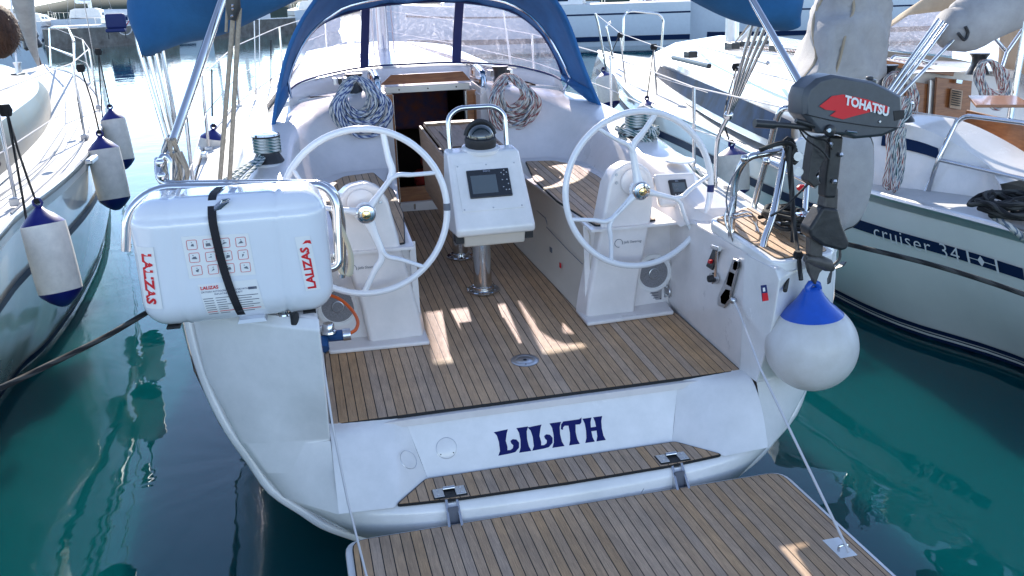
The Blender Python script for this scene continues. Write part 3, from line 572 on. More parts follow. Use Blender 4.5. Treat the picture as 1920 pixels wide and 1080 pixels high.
# ------------------------------------------------------------------ pedestals and wheels
PED = [(0.526,5.19,0.838),(0.541,5.19,0.969),(0.578,5.19,1.16),(0.628,5.19,1.414),(0.68,5.19,1.696),(0.722,5.19,1.782),(0.798,5.19,1.823),(0.889,5.19,1.806),(0.949,5.19,1.752),(0.975,5.19,1.673),(0.964,5.19,1.487),(0.91,5.19,1.214),(0.879,5.19,1.058),(0.852,5.19,0.833)]
SPOKES = {1: (100, 222, 343), -1: (49, 168, 288)}
def wheel(s):
    hx, hy, hz_ = s*.825, 5.06, 1.672; Rr = .468
    wn = node('steering_wheel', (hx,hy,hz_), boat)
    def P(r, a, d=0): return V((hx+r*math.cos(R(a)), hy+d+.06*r*math.sin(R(a)), hz_+r*math.sin(R(a))))
    MB().tube([P(Rr,a*5) for a in range(72)], .0195, 12, True).build('wheel_rim', WHITE, wn, ang=70)
    for k, a in enumerate(SPOKES[s]):
        sp = MB(); j = P(.255, a)
        sp.tube([P(.045,a,.0), P(.12,a,.0), P(.2,a), j], [.030,.021,.019,.0185], 10, flat=(1.15,.8))
        for da in (-24, 24): e = P(Rr-.004, a+da); sp.tube(spl([P(.235,a), P(.285, a+da*.18), j.lerp(e,.45), e], 4), [.0185]*8+[.0165]*5, 10, flat=(1.1,.75))
        sp.build('wheel_spoke', WHITE, wn, ang=70)
        if k == 1:
            d = (P(.2,a)-P(.1,a)).normalized(); u = d if d.x > 0 else -d; nrm = V((0,-1,0)); up = nrm.cross(u).normalized(); up = up if up.z > 0 else -up
            text('wheel_lettering', 'CARBONAUTICA', tuple(P(.2,a,-.018)) if u == -d else tuple(P(.1,a,-.018)), u, up, .012, NAVY, wn, width=.10)
    MB().lathe([(.06,0),(.062,-.02),(.05,-.035)], (hx,hy+.02,hz_), (0,1,0), 28).build('wheel_boss', WHITE, wn)
    MB().lathe([(.055,0),(.055,.02),(.048,.028),(.036,.03),(.034,.036),(.001,.040)], (hx,hy-.018,hz_), (0,-1,0), 32).build('hub_nut', STEEL, wn)
    MB().lathe([(.026,0),(.022,.006),(.001,.010)], (hx,hy-.058,hz_), (0,-1,0), 24).build('hub_cap', mat('brass_cap', (.72,.52,.25), .12, metal=1) if 'brass_cap' not in MATS else MATS['brass_cap'], wn)
    MB().tube([P(Rr,a_) for a_ in ((-6,-3,-.5) if s > 0 else (2,-.5,-3))], .0212, 12).build('rim_marker', NAVY if s > 0 else GREYP, wn)
    pn = node('steering_pedestal', (hx,5.2,1.3), boat)
    fr = [(s*x, 5.19, z) for x, y, z in PED]; cx_ = sum(p[0] for p in fr)/len(fr)
    big = [(cx_+(p[0]-cx_)*1.12, 5.33, p[2]-.01) for p in fr]
    b = MB(); n_ = len(fr); b.add(fr+big, [tuple(range(n_))]+[(i,(i+1)%n_,n_+(i+1)%n_,n_+i) for i in range(n_)]); b.build('pedestal_column', GEL2, pn, bevel=.022, seg=4, ang=50)
    MB().lathe([(.085,0),(.085,.015),(.07,.022)], (s*.835,5.185,1.70), (0,-1,.0), 32).build('pedestal_disc', GEL2, pn)
    MB().lathe([(.02,0),(.02,.10)], (hx,5.18,hz_), (0,-1,0), 16).build('wheel_shaft', STEEL, pn)
    for dz in (.0,.05): MB().lathe([(.010,0),(.008,.004)], (s*.725,5.186,1.70+dz), (0,-1,0), 12).build('bolt', STEELD, pn)
    MB().prism([(s*.50,5.10,bz(5.1,.757)),(s*1.10,5.13,bz(5.1,.757)),(s*1.12,5.33,bz(5.3,.757)),(s*.50,5.33,bz(5.3,.757))], (0,0,.028)).build('pedestal_foot', GEL2, pn, bevel=.012, seg=3)
    o_ = (s*.83-.07,5.187,1.31)
    t_ = text('pedestal_lettering', 'Jefa Steering', (o_[0]+.012,5.186,1.305), (1,0,.0), (0,0,1), .022, GREYP, pn, width=.12, shear=.2)
    MB().tube([(o_[0]-.02+.026*math.cos(R(a)),5.1865,1.315+.026*math.sin(R(a))) for a in range(-20,290,20)], .0018, 5).build('logo_ring', GREYP, pn)
wheel(1); wheel(-1)
for s in (-1, 1):
    sk = node('speaker', (s*1.03,5.28,1.07), boat); c = V((s*1.02,5.30,1.06))
    MB().lathe([(.128,0),(.126,.012),(.105,.018),(.101,.012)], c, (0,-1,.03), 40).build('speaker_surround', GEL, sk)
    MB().lathe([(.100,0),(.098,.012),(.04,.016),(.038,.020),(.001,.021)], c, (0,-1,.03), 40).build('speaker_grille', SPK, sk)
    MB().tube([c+V((.034*math.cos(R(a)),-.021,.034*math.sin(R(a)))) for a in range(0,360,20)], .0025, 5, True).build('speaker_ring', STEELD, sk)
pl = node('builders_plate', (1.0,5.29,.94), boat)
MB().box((1.03,5.294,.925), (.10,.004,.105)).build('plate', STEELD, pl)
for k in range(5): MB().box((1.03+(0 if k%2 else -.012),5.2915,.96-k*.018), (.075-(.02 if k%2 else 0),.001,.004)).build('plate_text_line', GREYP, pl)
for a in (-1,1):
    for c_ in (-1,1): MB().lathe([(.004,0),(.003,.002)], (1.03+a*.044,5.292,.925+c_*.046), (0,-1,0), 8).build('rivet', RUB, pl)
MB().tube(rounded([(1.115,5.29,.955),(1.115,5.24,.955),(1.115,5.24,.90),(1.115,5.29,.90)], .02), .007).build('pad_eye', STEELD, boat)
MB().box((1.115,5.296,.927), (.03,.006,.085)).build('pad_eye_plate', STEELD, boat)
# locker lines, sockets on the seat front
for (x, y, z, wd, h, m) in [(.537,6.02,1.08,.006,.035,GREYP),(.532,6.35,1.15,.006,.04,GREYP)]: MB().box((x-.004,y,z), (wd,.05,h)).build('socket', m, boat)
MB().box((.53,5.78,1.03), (.006,.03,.035)).build('red_tag', RED, boat)
MB().tube([(.536,5.30,1.17),(.529,5.6,1.19),(.526,6.1,1.23)], .003, 5).build('locker_seam', GREYP, boat)
MB().tube([(.536,6.1,1.24),(.526,6.12,1.29),(.522,6.5,1.31)], .003, 5).build('locker_seam', GREYP, boat)
# instrument on the starboard pod
ins = node('instrument_display', (1.199,5.33,1.602), boat)
ic = V((1.186,5.3,1.609)); xn = V((.985,.12,-.05)).normalized(); yn = V((-.02,.50,.86)); yn = (yn-xn*yn.dot(xn)).normalized(); zn = xn.cross(yn); RM = Matrix((xn,yn,zn)).transposed()
MB().box(ic-zn*.03, (.30,.22,.05), RM).build('display_pod', GEL2, ins, bevel=.03, seg=4)
MB().box(ic, (.125,.115,.02), RM).build('display_case', BLK, ins, bevel=.006)
MB().box(ic+zn*.0105+yn*.004, (.092,.062,.001), RM).build('display_panel', LCD, ins)
text('display_lettering', 'B&G', tuple(ic+zn*.0105-xn*.02+yn*.042), xn, yn, .009, STEELD, ins, bold=.02)
text('display_reading', '8.1', tuple(ic+zn*.0118-xn*.035+yn*.01), xn, yn, .012, GREYP, ins)
text('display_reading', '149', tuple(ic+zn*.0118-xn*.035-yn*.018), xn, yn, .014, GREYP, ins)
for k in range(4): MB().lathe([(.005,0),(.004,.002)], tuple(ic+zn*.01+xn*(-.036+k*.024)-yn*.045), zn, 8).build('button', ALU, ins)
MB().lathe([(.105,0),(.10,.010),(.001,.014)], (1.38,5.72,bz(5.72,1.604)), (0,-.05,1), 32).build('inspection_disc', GEL, boat)
# engine controls on the starboard inner wall
def wall(name, a, m, th=.012, par=None, bev=.004): return MB().prism([(1.138,p[1],p[2]) for p in a], (-th,0,0)).build(name, m, par or boat, bevel=bev)
th_ = node('throttle', (1.12,4.6,1.2), boat)
wall('switch_panel', [(1.13,4.655,1.391),(1.13,4.58,1.391),(1.13,4.665,1.243),(1.13,4.75,1.245)], BLK, .012, th_)
wall('red_button', [(1.12,4.684,1.307),(1.12,4.656,1.308),(1.12,4.668,1.285),(1.12,4.696,1.284)], RED, .028, th_, .001)
MB().lathe([(.035,0),(.033,.03),(.02,.035)], (1.14,4.633,1.205), (-1,0,0), 20).build('throttle_base', STEEL, th_)
MB().lathe([(.022,0),(.02,.03)], (1.1,4.594,1.217), (-1,0,0), 16).build('throttle_boss', RUB, th_)
MB().tube([(1.09,4.541,1.246), (1.08,4.519,1.405)], .009, 8).build('throttle_lever', STEEL, th_)
MB().tube([(1.08,4.574,1.413), (1.08,4.487,1.422)], .014, 10).build('throttle_handle', STEEL, th_)
gp = node('gauge_panel', (1.12,4.4,1.2), boat)
wall('panel_plate', [(1.13,4.416,1.383),(1.13,4.359,1.389),(1.13,4.345,1.366),(1.13,4.438,1.123),(1.13,4.499,1.062),(1.13,4.587,1.053),(1.13,4.584,1.106),(1.13,4.488,1.251)], STEELD, .012, gp, .006)
wall('gauge', [(1.12,4.395,1.377),(1.12,4.345,1.382),(1.12,4.343,1.349),(1.12,4.377,1.318),(1.12,4.415,1.316),(1.12,4.412,1.348)], SCREEN, .012, gp, .004)
wall('key_switches', [(1.12,4.453,1.3),(1.12,4.382,1.304),(1.12,4.413,1.211),(1.12,4.484,1.209)], BLK, .012, gp, .003)
wall('tachometer', [(1.12,4.489,1.188),(1.12,4.418,1.2),(1.12,4.432,1.135),(1.12,4.48,1.082),(1.12,4.541,1.075),(1.12,4.551,1.121)], SCREEN, .012, gp, .006)
# badge and maker marks on the quarter
MB().prism([(1.075,4.005,1.352),(1.108,4.005,1.352),(1.125,4.005,1.266),(1.089,4.005,1.264)], (0,-.002,0)).build('sticker', NAVY, boat)
MB().prism([(1.085,4.002,1.309),(1.115,4.002,1.309),(1.124,4.002,1.267),(1.09,4.002,1.265)], (0,-.002,0)).build('sticker_patch', RED, boat)
MB().prism([(1.086,4.002,1.338),(1.098,4.002,1.339),(1.102,4.002,1.319),(1.09,4.002,1.317)], (0,-.002,0)).build('sticker_mark', STICK, boat)
for s in (-1,1):
    MB().lathe([(.014,0),(.012,.004)], (s*.99,4.22,.665), (0,-.75,.66), 14).build('drain_fitting', STEELD, boat)
    MB().lathe([(.005,0),(.005,.0046)], (s*.99,4.219,.6655), (0,-.75,.66), 8).build('fitting_hole', RUB, boat)
# two round access covers left of the name
npn = V((0,-.315,.14)).normalized()*1
npn = V((0,-.9138,.4061))
def onp(x, t, d=0): return V((x, lerp(4.175,4.312,t), lerp(.435,.746,t)))+npn*d
for (x, t, r) in [(-.565,.42,.055)]:
    MB().tube([onp(x,t,.001)+V((1,0,0))*r*math.cos(R(a))+V((0,.4061,.9138))*r*math.sin(R(a)) for a in range(0,360,15)], .0015, 5, True).build('access_cover_rim', STEELD, boat)
    MB().lathe([(r-.003,0),(r-.006,.0015)], onp(x,t,.0), npn, 28).build('access_cover', GEL, boat)
    for a in (220,320): MB().lathe([(.004,0),(.003,.0025)], onp(x,t,.0)+V((1,0,0))*r*.8*math.cos(R(a))+V((0,.4061,.9138))*r*.8*math.sin(R(a)), npn, 8).build('screw', RUB, boat)
a0, a1 = V((-.80,4.18,.62)), V((-.80,4.08,.50))
bn = V((.55,-.65,.5)).normalized(); bc = V((-.745,4.135,.545)); bu = bn.cross(V((0,0,1))).normalized(); bv = bu.cross(bn)
bA, bB, bC = V((-.82,4.315,.748)), V((-.885,3.945,.435)), V((-.68,4.175,.435)); bn = (bB-bA).cross(bC-bA).normalized(); bn = bn if bn.y < 0 else -bn
bn = V((.54,-.525,.656)).normalized(); bc0 = V((-.785,4.155,.565))+bn*.014; bu = bn.cross(V((0,0,1))).normalized(); bv = bn.cross(bu)
MB().tube([bc0+bn*.003+bu*.05*math.cos(R(a))+bv*.05*math.sin(R(a)) for a in range(0,360,15)], .0016, 5, True).build('access_cover_rim', STEELD, boat)
# name
LT = {'L': [[(0,.96),(.56,1),(.50,.86),(.42,.55),(.46,.30),(.44,.17),(.56,.16),(.66,.22),(.69,.33),(.62,.42),(.60,.52),(.70,.58),(.84,.54),(.93,.40),(.90,.20),(.74,.05),(.52,.02),(.06,0),(.15,.18),(.15,.55),(.10,.82)]],
      'I': [[(0,1),(.46,1),(.38,.80),(.36,.5),(.39,.2),(.47,0),(-.01,0),(.07,.2),(.10,.5),(.08,.8)]],
      'T': [[(0,.70),(.05,.90),(.16,1.0),(.9,1.0),(1.02,1.06),(.98,.86),(.90,.79),(.70,.80),(.66,.5),(.69,.2),(.78,0),(.28,0),(.36,.2),(.39,.5),(.37,.8),(.20,.82),(.12,.76),(.10,.66)]],
      'H': [[(0,1),(.46,1),(.38,.82),(.36,.60),(.62,.60),(.60,.82),(.54,1),(1.0,1),(.92,.8),(.90,.5),(.93,.2),(1.02,0),(.54,0),(.62,.2),(.62,.44),(.36,.44),(.38,.2),(.46,0),(-.02,0),(.07,.2),(.10,.5),(.08,.8)]]}
nm = node('boat_name', (0,4.24,.57), boat)
for ch, x, sc_ in (('L',0,.139),('I',.124,.142),('L',.186,.139),('I',.308,.142),('T',.366,.122),('H',.494,.113)):
    for poly in LT[ch]: MB().face([onp(-.305+x+u*sc_, .19+v*.385, .0012) for u, v in poly]).build('letter', NAVYV, nm)
# ------------------------------------------------------------------ coachroof fittings, winches, rope hanks
def winch(c, r, h, par, name='winch', top=True):
    w_ = node(name, tuple(c), par); c = V(c)
    MB().lathe([(r*1.15,0),(r*1.1,.015),(r*.95,h*.2),(r*.72,h*.42),(r*.70,h*.7),(r*.9,h*.85),(r*.98,h*.9),(r*.98,h*.93)], c, n=28).build('winch_drum', BLK, w_)
    if top: MB().lathe([(r*.98,0),(r*.95,h*.07),(r*.6,h*.09),(r*.25,h*.09),(r*.22,h*.05)], c+V((0,0,h*.93)), n=28).build('winch_top', STEEL, w_)
    return w_
for s in (-1, 1):
    base = V((s*1.36,6.47,bz(6.47,1.60)))
    MB().lathe([(.15,0),(.14,.02),(.12,.03)], base-V((0,0,.01)), n=32).build('winch_base', GEL, boat)
    winch(base+V((0,0,.018)), .098, .20, boat, 'sheet_winch')
    winch((s*.63,7.86,bz(7.86,1.82)), .075, .19, boat, 'halyard_winch', False)
    MB().prism([(s*.54,7.50,bz(7.5,1.70)),(s*.72,7.50,bz(7.5,1.66)),(s*.70,7.90,bz(7.9,1.87)),(s*.56,7.90,bz(7.9,1.87))], (0,0,.025)).build('winch_pod', GEL, boat, bevel=.02, seg=3)
    # clutches on the cabin top
    cl_ = node('rope_clutch', (s*.72,8.15,2.2), boat)
    for k in range(5): MB().box((s*(.60+k*.045),8.12,bz(8.1,1.905)), (.030,.14,.055)).build('clutch_body', BLK if k%2 else STEELD, cl_, bevel=.004)
    for k in range(4): tube('halyard', [(s*(.60+k*.045),8.15,bz(8.15,1.90)),(s*(.45+k*.03),9.2,bz(9.2,1.90)),(s*.2,11,bz(11,1.9))], .006, [ROPEW,ROPER,ROPEN,ROPEW][k], boat)
def hank(c, hw, hh, n, m, r, seed, label, group, m2=None, fwd=.0):
    """coil of rope looped over a winch, many separate turns"""
    rg = random.Random(seed); c = V(c); t = thing('rope_coil', label, 'rope', tuple(c+V((0,0,hh))), group)
    for i in range(n):
        f_ = rg.random(); a = hw*(.50+.55*f_+rg.uniform(-.05,.05)); d = hh*(1.25+.95*f_+rg.uniform(-.1,.1)); y0 = rg.uniform(-.03,.05)+.02*math.sin(i*2.1)
        tx = rg.uniform(-.03,.03); P = []
        for k in range(12):
            an = 2*math.pi*k/12; z = hh*.92-d*(1-math.cos(an))/2; x = a*math.sin(an)*(1.0-.42*max(0,math.cos(an)))
            y = y0-.075*math.sin(math.pi*min(1,(1-math.cos(an))/2))+ (.10*max(0,math.cos(an)))
            P.append(c+V((x+tx+rg.uniform(-.012,.012), y+rg.uniform(-.012,.012), z+rg.uniform(-.01,.01))))
        tube('rope_turn', spl(P, 4, True), r, m if not m2 or i % 3 else m2, t, 6, True)
    return t
hank((-.64,7.36,2.06), .205, .20, 34, ROPEN, .0125, 3, 'thick coil of blue flecked white rope on the port winch by the companionway', 'rope coils by the companionway', ROPEW)
hank((.60,7.36,2.02), .195, .20, 42, ROPER, .0095, 5, 'coil of thin white and red rope on the starboard winch by the companionway', 'rope coils by the companionway', ROPEW)
# genoa sheets round the sheet winches
def sheet(s, label, m, tail):
    c = V((s*1.36,6.47,bz(6.47,1.62))); t = thing('genoa_sheet', label, 'rope', tuple(c), 'ropes on the sheet winches')
    for k in range(6): tube('rope_turn', [c+V((.085*math.cos(R(a)), .085*math.sin(R(a)), .07+k*.020+.018*a/360)) for a in range(0,375,24)], .011, m, t)
    rg = random.Random(4+s)
    for k in range(10):
        off = V((rg.uniform(-.08,.08), rg.uniform(-.06,.06), rg.uniform(-.015,.05)))
        P = [c+V((.05*s,-.05,.14-k*.012))]+[V(q)+off*min(1,.3+i*.4) for i, q in enumerate(tail)]
        tube('rope_tail', spl(P, 6), .0115, m, t)
    return t
sheet(-1, 'green flecked genoa sheet wound on the port sheet winch and led aft', ROPEG, [(-1.404,6.376,1.81),(-1.494,6.024,1.785),(-1.555,5.703,1.762)])
sheet(1, 'grey flecked genoa sheet wound on the starboard sheet winch behind the wheel', ROPEG, [(1.42,6.3,1.80),(1.52,6.75,1.72),(1.62,6.1,1.50),(1.66,5.95,1.45)])
rg = random.Random(9); tt = thing('rope_coil', 'loose grey flecked rope bundle over the starboard winch behind the wheel', 'rope', (1.36,6.47,1.8))
for k in range(12):
    a = rg.uniform(.10,.17); P = [V((1.36,6.46,1.83))+V((a*math.cos(t_*math.pi/5), a*math.sin(t_*math.pi/5), -.05+.07*math.sin(t_*math.pi/5+k)+rg.uniform(-.015,.015))) for t_ in range(10)]
    tube('rope_turn', spl(P, 4, True), .010, ROPEG, tt, 6, True)
# ------------------------------------------------------------------ sprayhood
sh = node('sprayhood', (0,8,2.3), boat)
LOW = [(-1.179,7.95,2.135),(-1.074,8.2,2.177),(-0.864,8.45,2.213),(-0.469,8.7,2.25),(-0.022,8.8,2.253),(0.42,8.8,2.247),(0.905,8.65,2.207),(1.101,8.4,2.163),(1.198,8.2,2.127),(1.209,7.95,2.101)]
UP = [(-1.143,8,2.27),(-1.047,8.15,2.446),(-0.838,8.3,2.655),(-0.453,8.4,2.77),(-0.033,8.45,2.806),(0.404,8.4,2.797),(0.837,8.3,2.708),(1.066,8.15,2.526),(1.183,8.05,2.307),(1.215,7.95,2.157)]
HOOP = [(-1.322,7.4,1.907),(-1.266,7.4,2.123),(-1.17,7.4,2.422),(-1.049,7.4,2.655),(-0.902,7.4,2.846)]
HOOP = HOOP+[V((-.80,7.4,2.95)), V((-.4,7.4,3.04)), V((0,7.4,3.07)), V((.4,7.4,3.04)), V((.80,7.4,2.95))]+[(1.001,7.4,2.786),(1.125,7.4,2.573),(1.232,7.4,2.269),(1.325,7.4,2.045),(1.415,7.4,1.853)]
lo = spl(LOW, 6); up_ = spl(UP, 6); nn = len(lo)
def samp(P, t):
    L = [0]
    for a, b_ in zip(P, P[1:]): L.append(L[-1]+(b_-a).length)
    t *= L[-1]
    for i in range(len(P)-1):
        if t <= L[i+1] or i == len(P)-2: return P[i].lerp(P[i+1], (t-L[i])/max(1e-6, L[i+1]-L[i]))
def wpt(t, v):
    a, b_ = samp(lo, t), samp(up_, t); return a.lerp(b_, v)+V((0,.03*math.sin(math.pi*v),0))
tl = [i/nn for i in range(nn+1)]
XL = [i for i, p in enumerate(lo)]
def pane(t0, t1, name):
    MB().grid([[wpt(lerp(t0,t1,i/14), lerp(.03,.97,v/6)) for i in range(15)] for v in range(7)]).build(name, VIN, sh, ang=80)
# seams where px 683 and 863 fall
tA = sum((lo[i+1]-lo[i]).length for i in range(18))/sum((lo[i+1]-lo[i]).length for i in range(nn-1))
tB = sum((lo[i+1]-lo[i]).length for i in range(30))/sum((lo[i+1]-lo[i]).length for i in range(nn-1))
pane(.0, tA-.006, 'window_pane'); pane(tA+.006, tB-.006, 'window_pane'); pane(tB+.006, 1, 'window_pane')
def band(P, wd, name, m, n=(0,-.3,1), off=(0,-.006,0)):
    MB().tube([p+V(off) for p in P], wd, 6, flat=(.22,1) if False else (.5,.5)).build(name, m, sh)
for t in (tA, tB):
    MB().prism([wpt(t-.0125,0)+V((0,-.008,0)), wpt(t+.0125,0)+V((0,-.008,0)), wpt(t+.0125,.5)+V((0,-.008,0)), wpt(t+.0125,1)+V((0,-.008,0)), wpt(t-.0125,1)+V((0,-.008,0)), wpt(t-.0125,.5)+V((0,-.008,0))], (0,.016,0)).build('window_seam', NAVY, sh)
band(lo, .020, 'lower_binding', NAVY); band(up_, .022, 'upper_binding', NAVY)
hp = spl(HOOP, 4)
rows = []
for k in range(7):
    v = k/6; rows.append([samp(up_, i/40).lerp(samp(hp, i/40), v)+V((0,0,.10*math.sin(math.pi*v)*math.sin(math.pi*i/40)+.008*math.sin(i*1.3+k))) for i in range(41)])
rows2 = [rows[0]]+[[p for p in r] for r in rows[1:]]
MB().grid(rows2).build('canopy', BLUEC, sh, ang=80, solid=.004)
for s_, P in ((-1, hp[:14]), (1, hp[-14:])): pass
# side skirts below the panes and hood ends
MB().grid([[LOW[0], V(LOW[0])+V((0,-.25,-.03)), V(HOOP[0])], [V(UP[0]), V(UP[0]).lerp(V(HOOP[1]),.5), V(HOOP[1])]]).build('side_skirt', BLUEC, sh, ang=80, solid=.004)
MB().grid([[LOW[-1], V(LOW[-1])+V((0,-.25,-.03)), V(HOOP[-1])], [V(UP[-1]), V(UP[-1]).lerp(V(HOOP[-2]),.5), V(HOOP[-2])]]).build('side_skirt', BLUEC, sh, ang=80, solid=.004)
MB().tube(hp, .016, 6).build('hood_binding', BLUEC, sh)
fr_ = [samp(up_, i/40).lerp(samp(hp, i/40), .30)+V((0,0,-.02)) for i in range(1,40)]
MB().tube([V(LOW[0])+V((.02,-.15,-.05))]+fr_+[V(LOW[-1])+V((-.02,-.15,-.08))], .012, 8).build('hood_frame', STEEL, sh)
# upstand the hood is fixed to
rows = [[p+V((0,-.14,-.17)) for p in lo], [p+V((0,-.11,-.09)) for p in lo], [p+V((0,-.06,-.05)) for p in lo], [p+V((0,-.005,-.012)) for p in lo], [p+V((0,.15,-.02)) for p in lo]]
MB().grid(rows).build('hood_upstand', GEL, boat, ang=50)
# ------------------------------------------------------------------ mast, boom, rigging ahead of the hood
mst = node('mast', (0,11.4,2), boat)
MB().tube([(0,11.4,2.0),(0,11.55,16)], .10, 14, flat=(.7,1)).build('mast_tube', ALU, mst)
tube('vang', [(0,11.3,2.3),(0,10.9,4.6)], .03, ALU, mst)
for k in range(5): tube('mast_halyard', [(-.13+.06*k,11.25,2.2),(-.10+.04*k,11.3,8)], .008, [ROPEW,ROPER,ROPEN,ROPEW,ROPER][k], mst)
bo = node('boom', (0,9,4.1), boat)
MB().tube([(0,11.3,4.75),(0,6.0,4.7)], .09, 12, flat=(.7,1)).build('boom_tube', ALU, bo)
MB().tube(spl([(0,11.2,5.05),(0,9,5.03),(0,6.2,4.88)],6), [.22]*5+[.2]*4+[.13]*6, 12, flat=(.6,1)).build('sail_cover', BLUEC, bo)
# two part tackle that comes down to the port quarter, with its block
BS = node('backstay_tackle', (-1.3,5,3), boat)
tube('tackle_part', [(-1.406,5,2.785),(-1.596,5.15,1.881)], .0125, ROPET, BS)
tube('tackle_part', [(-1.376,5,2.797),(-1.545,5.15,1.877)], .0125, ROPET, BS)
tube('tackle_part', [(-1.342,5,3.335),(-1.458,5.05,2.682)], .008, ROPET, BS)
kb = (-1.4,4.98,2.824)
MB().tube([(-1.394,4.98,2.9),(-1.406,4.98,2.798),(-1.418,4.98,2.739)], [.03,.038,.018], 12, flat=(1,.5)).build('block_cheek', BLK, BS)
for q in ((-1.406,4.955,2.811), (-1.408,4.955,2.793), (-1.415,4.955,2.76)): MB().ball(q, .0085, 8).build('block_rivet', STEEL, BS)
tube('backstay', [(-1.396,5,2.888),(-1.283,5.4,4.127)], .006, STEELD, BS)
for s in (-1, 1):
    tube('shroud', [(s*1.55,11.2,bz(11,1.35)),(s*.9,11.5,9)], .006, STEELD, boat); tube('shroud', [(s*1.50,10.9,bz(11,1.35)),(s*.1,11.4,15)], .005, STEELD, boat)
    MB().lathe([(.012,0),(.012,.16)], (s*1.548,11.2,bz(11,1.36)), (-s*.08,.03,1), 8).build('turnbuckle', STEEL, boat)
# ------------------------------------------------------------------ bimini: folded canvas on its bows
bm_ = node('bimini', (0,5.5,3), boat)
AP = [(-1.928,5.5,2.605),(-1.929,5.5,2.747),(-1.826,5.5,3.02)]
def bim(x, drop):  # canvas outline across the boat
    return 0
arcL = [(-1.93,2.60),(-1.98,2.85),(-1.80,3.12),(-1.3,3.34),(-.6,3.44),(0,3.46),(.6,3.44),(1.3,3.34),(1.85,3.12),(2.05,2.85),(2.02,2.61)]
low = [(-1.90,2.56),(-1.72,2.62),(-1.50,2.66),(-1.1,2.82),(-.6,3.02),(0,3.10),(.6,3.02),(1.1,2.86),(1.48,2.68),(1.70,2.60),(1.97,2.545)]
A_ = spl([V((x,5.5,z)) for x, z in arcL], 4); L_ = spl([V((x,5.5,z)) for x, z in low], 4)
rows = []
for k in range(9):
    a = k/8*math.pi; rows.append([l.lerp(u, .5-.5*math.cos(a))+V((0,-.22*math.sin(a)*(1+.15*math.sin(i*.9)),0)) for i, (l, u) in enumerate(zip(L_, A_))])
for k in range(1, 8):
    a = math.pi*(1-k/8); rows.append([l.lerp(u, .5-.5*math.cos(a))+V((0,.22*math.sin(a),0)) for i, (l, u) in enumerate(zip(L_, A_))])
rows.append(rows[0])
MB().grid(rows).build('folded_canvas', BIMC, bm_, ang=80)
for s in (-1, 1):
    for k in range(4):
        d = (k-1.5)*.026
        P = [(-1.53+d*.7,5.5+d,1.93),(-1.92+d*1.5,5.52+d,2.58),(-1.93+d,5.5,3.0)] if s < 0 else [(1.70+d*.7,5.72+d,1.98),(1.97+d*1.5,5.55+d,2.60),(1.98+d,5.5,3.0)]
        if s < 0: P[0] = tuple(V((-1.85,5.5,2.115))+V((d*.7,d,0))); P[1] = tuple(V((-1.893,5.5,2.598))+V((d*1.5,0,0)))
        else: P[0] = tuple(V((1.829,5.9,1.985))+V((d*.8,d,0))); P[1] = tuple(V((1.895,5.6,2.607))+V((d*2,0,0)))
        tube('folded_bow', P, .0125, STEEL, bm_)
    MB().ball((1.822,5.9,1.97) if s > 0 else (-1.852,5.5,2.106), .035, 10).build('bow_joint', STEEL, bm_)
tube('bimini_leg', spl([(1.789,6,1.435),(1.79,6,1.736),(1.804,5.97,1.854),(1.83,5.9,1.977)], 5), .0155, STEEL, bm_, 10)
tube('bimini_leg', spl([(-1.828,5.7,1.81),(-1.839,5.6,1.993),(-1.85,5.5,2.115)], 5), .0155, STEEL, bm_, 10)
tube('bimini_brace', [(-1.454,5.2,2.867),(-1.8,4.85,2.096)], .024, STEEL, bm_, 12)
tube('bimini_brace', [(1.571,5.2,2.777),(1.631,4.6,2.233)], .022, STEEL, bm_, 12)
# ------------------------------------------------------------------ stern rails
pr = node('port_pushpit', (-1.5,4.5,1.8), boat)
tube('rail_hoop', rounded([(-1.995,4.42,1.727),(-1.962,4.42,1.916),(-1.829,4.44,2.01),(-1.062,4.46,1.959),(-1.006,4.44,1.884),(-1.021,4.4,1.561),(-1.085,4.4,1.546)], .12, 6), .0215, STEEL, pr, 12)
tube('rail_hoop', rounded([(-1.84,4.75,2.093),(-1.826,4.6,1.996),(-1.175,4.55,1.962),(-1.017,4.5,1.948),(-0.981,4.55,1.791),(-0.988,4.6,1.584),(-1.009,4.6,1.442)], .07, 5), .020, STEEL, pr, 12)
tube('rail_hoop', rounded([(-1.831,4.7,2.008),(-1.836,4.7,2.074),(-1.807,4.72,2.122),(-1.781,4.72,2.093),(-1.793,4.7,1.991)], .05, 4), .017, STEEL, pr, 10)
for q in ((-1.30,4.12),(-1.72,4.32),(-1.20,4.45)): MB().lathe([(.032,0),(.03,.008),(.016,.012),(.0155,.06)], (q[0],q[1],1.428), n=20).build('rail_foot', STEEL, pr)
MB().lathe([(.020,0),(.020,.05)], (-1.256,4.05,1.402), n=16).build('rubber_foot', RUB, pr)
for p in ((-1.811,4.6,2.101), (-1.813,4.6,2.037), (-1.472,4.44,1.987), (-1.105,4.5,1.947)): MB().ball(p, .022, 10).build('rail_clamp', STEEL, pr)
sr = node('starboard_pushpit', (1.35,4.5,1.6), boat)
tube('rail_hoop', rounded([(1.45,4.45,1.956),(1.228,4.5,1.932),(1.189,4.55,1.817),(1.177,4.55,1.482),(1.228,4.5,1.402),(1.473,4.42,1.448),(1.687,4.4,1.477)], .10, 6), .0205, STEEL, sr, 12)
tube('rail_post', spl([(1.186,4.22,1.34),(1.224,4.26,1.502),(1.295,4.3,1.649),(1.398,4.4,1.915),(1.43,4.42,1.997)], 5), .020, STEEL, sr, 12)
tube('rail_post', spl([(1.524,4.95,1.473),(1.546,4.95,1.589),(1.582,4.9,1.857),(1.581,4.8,2.105),(1.618,4.75,2.145),(1.638,4.6,2.132),(1.638,4.5,2.119)], 5), .019, STEEL, sr, 12)
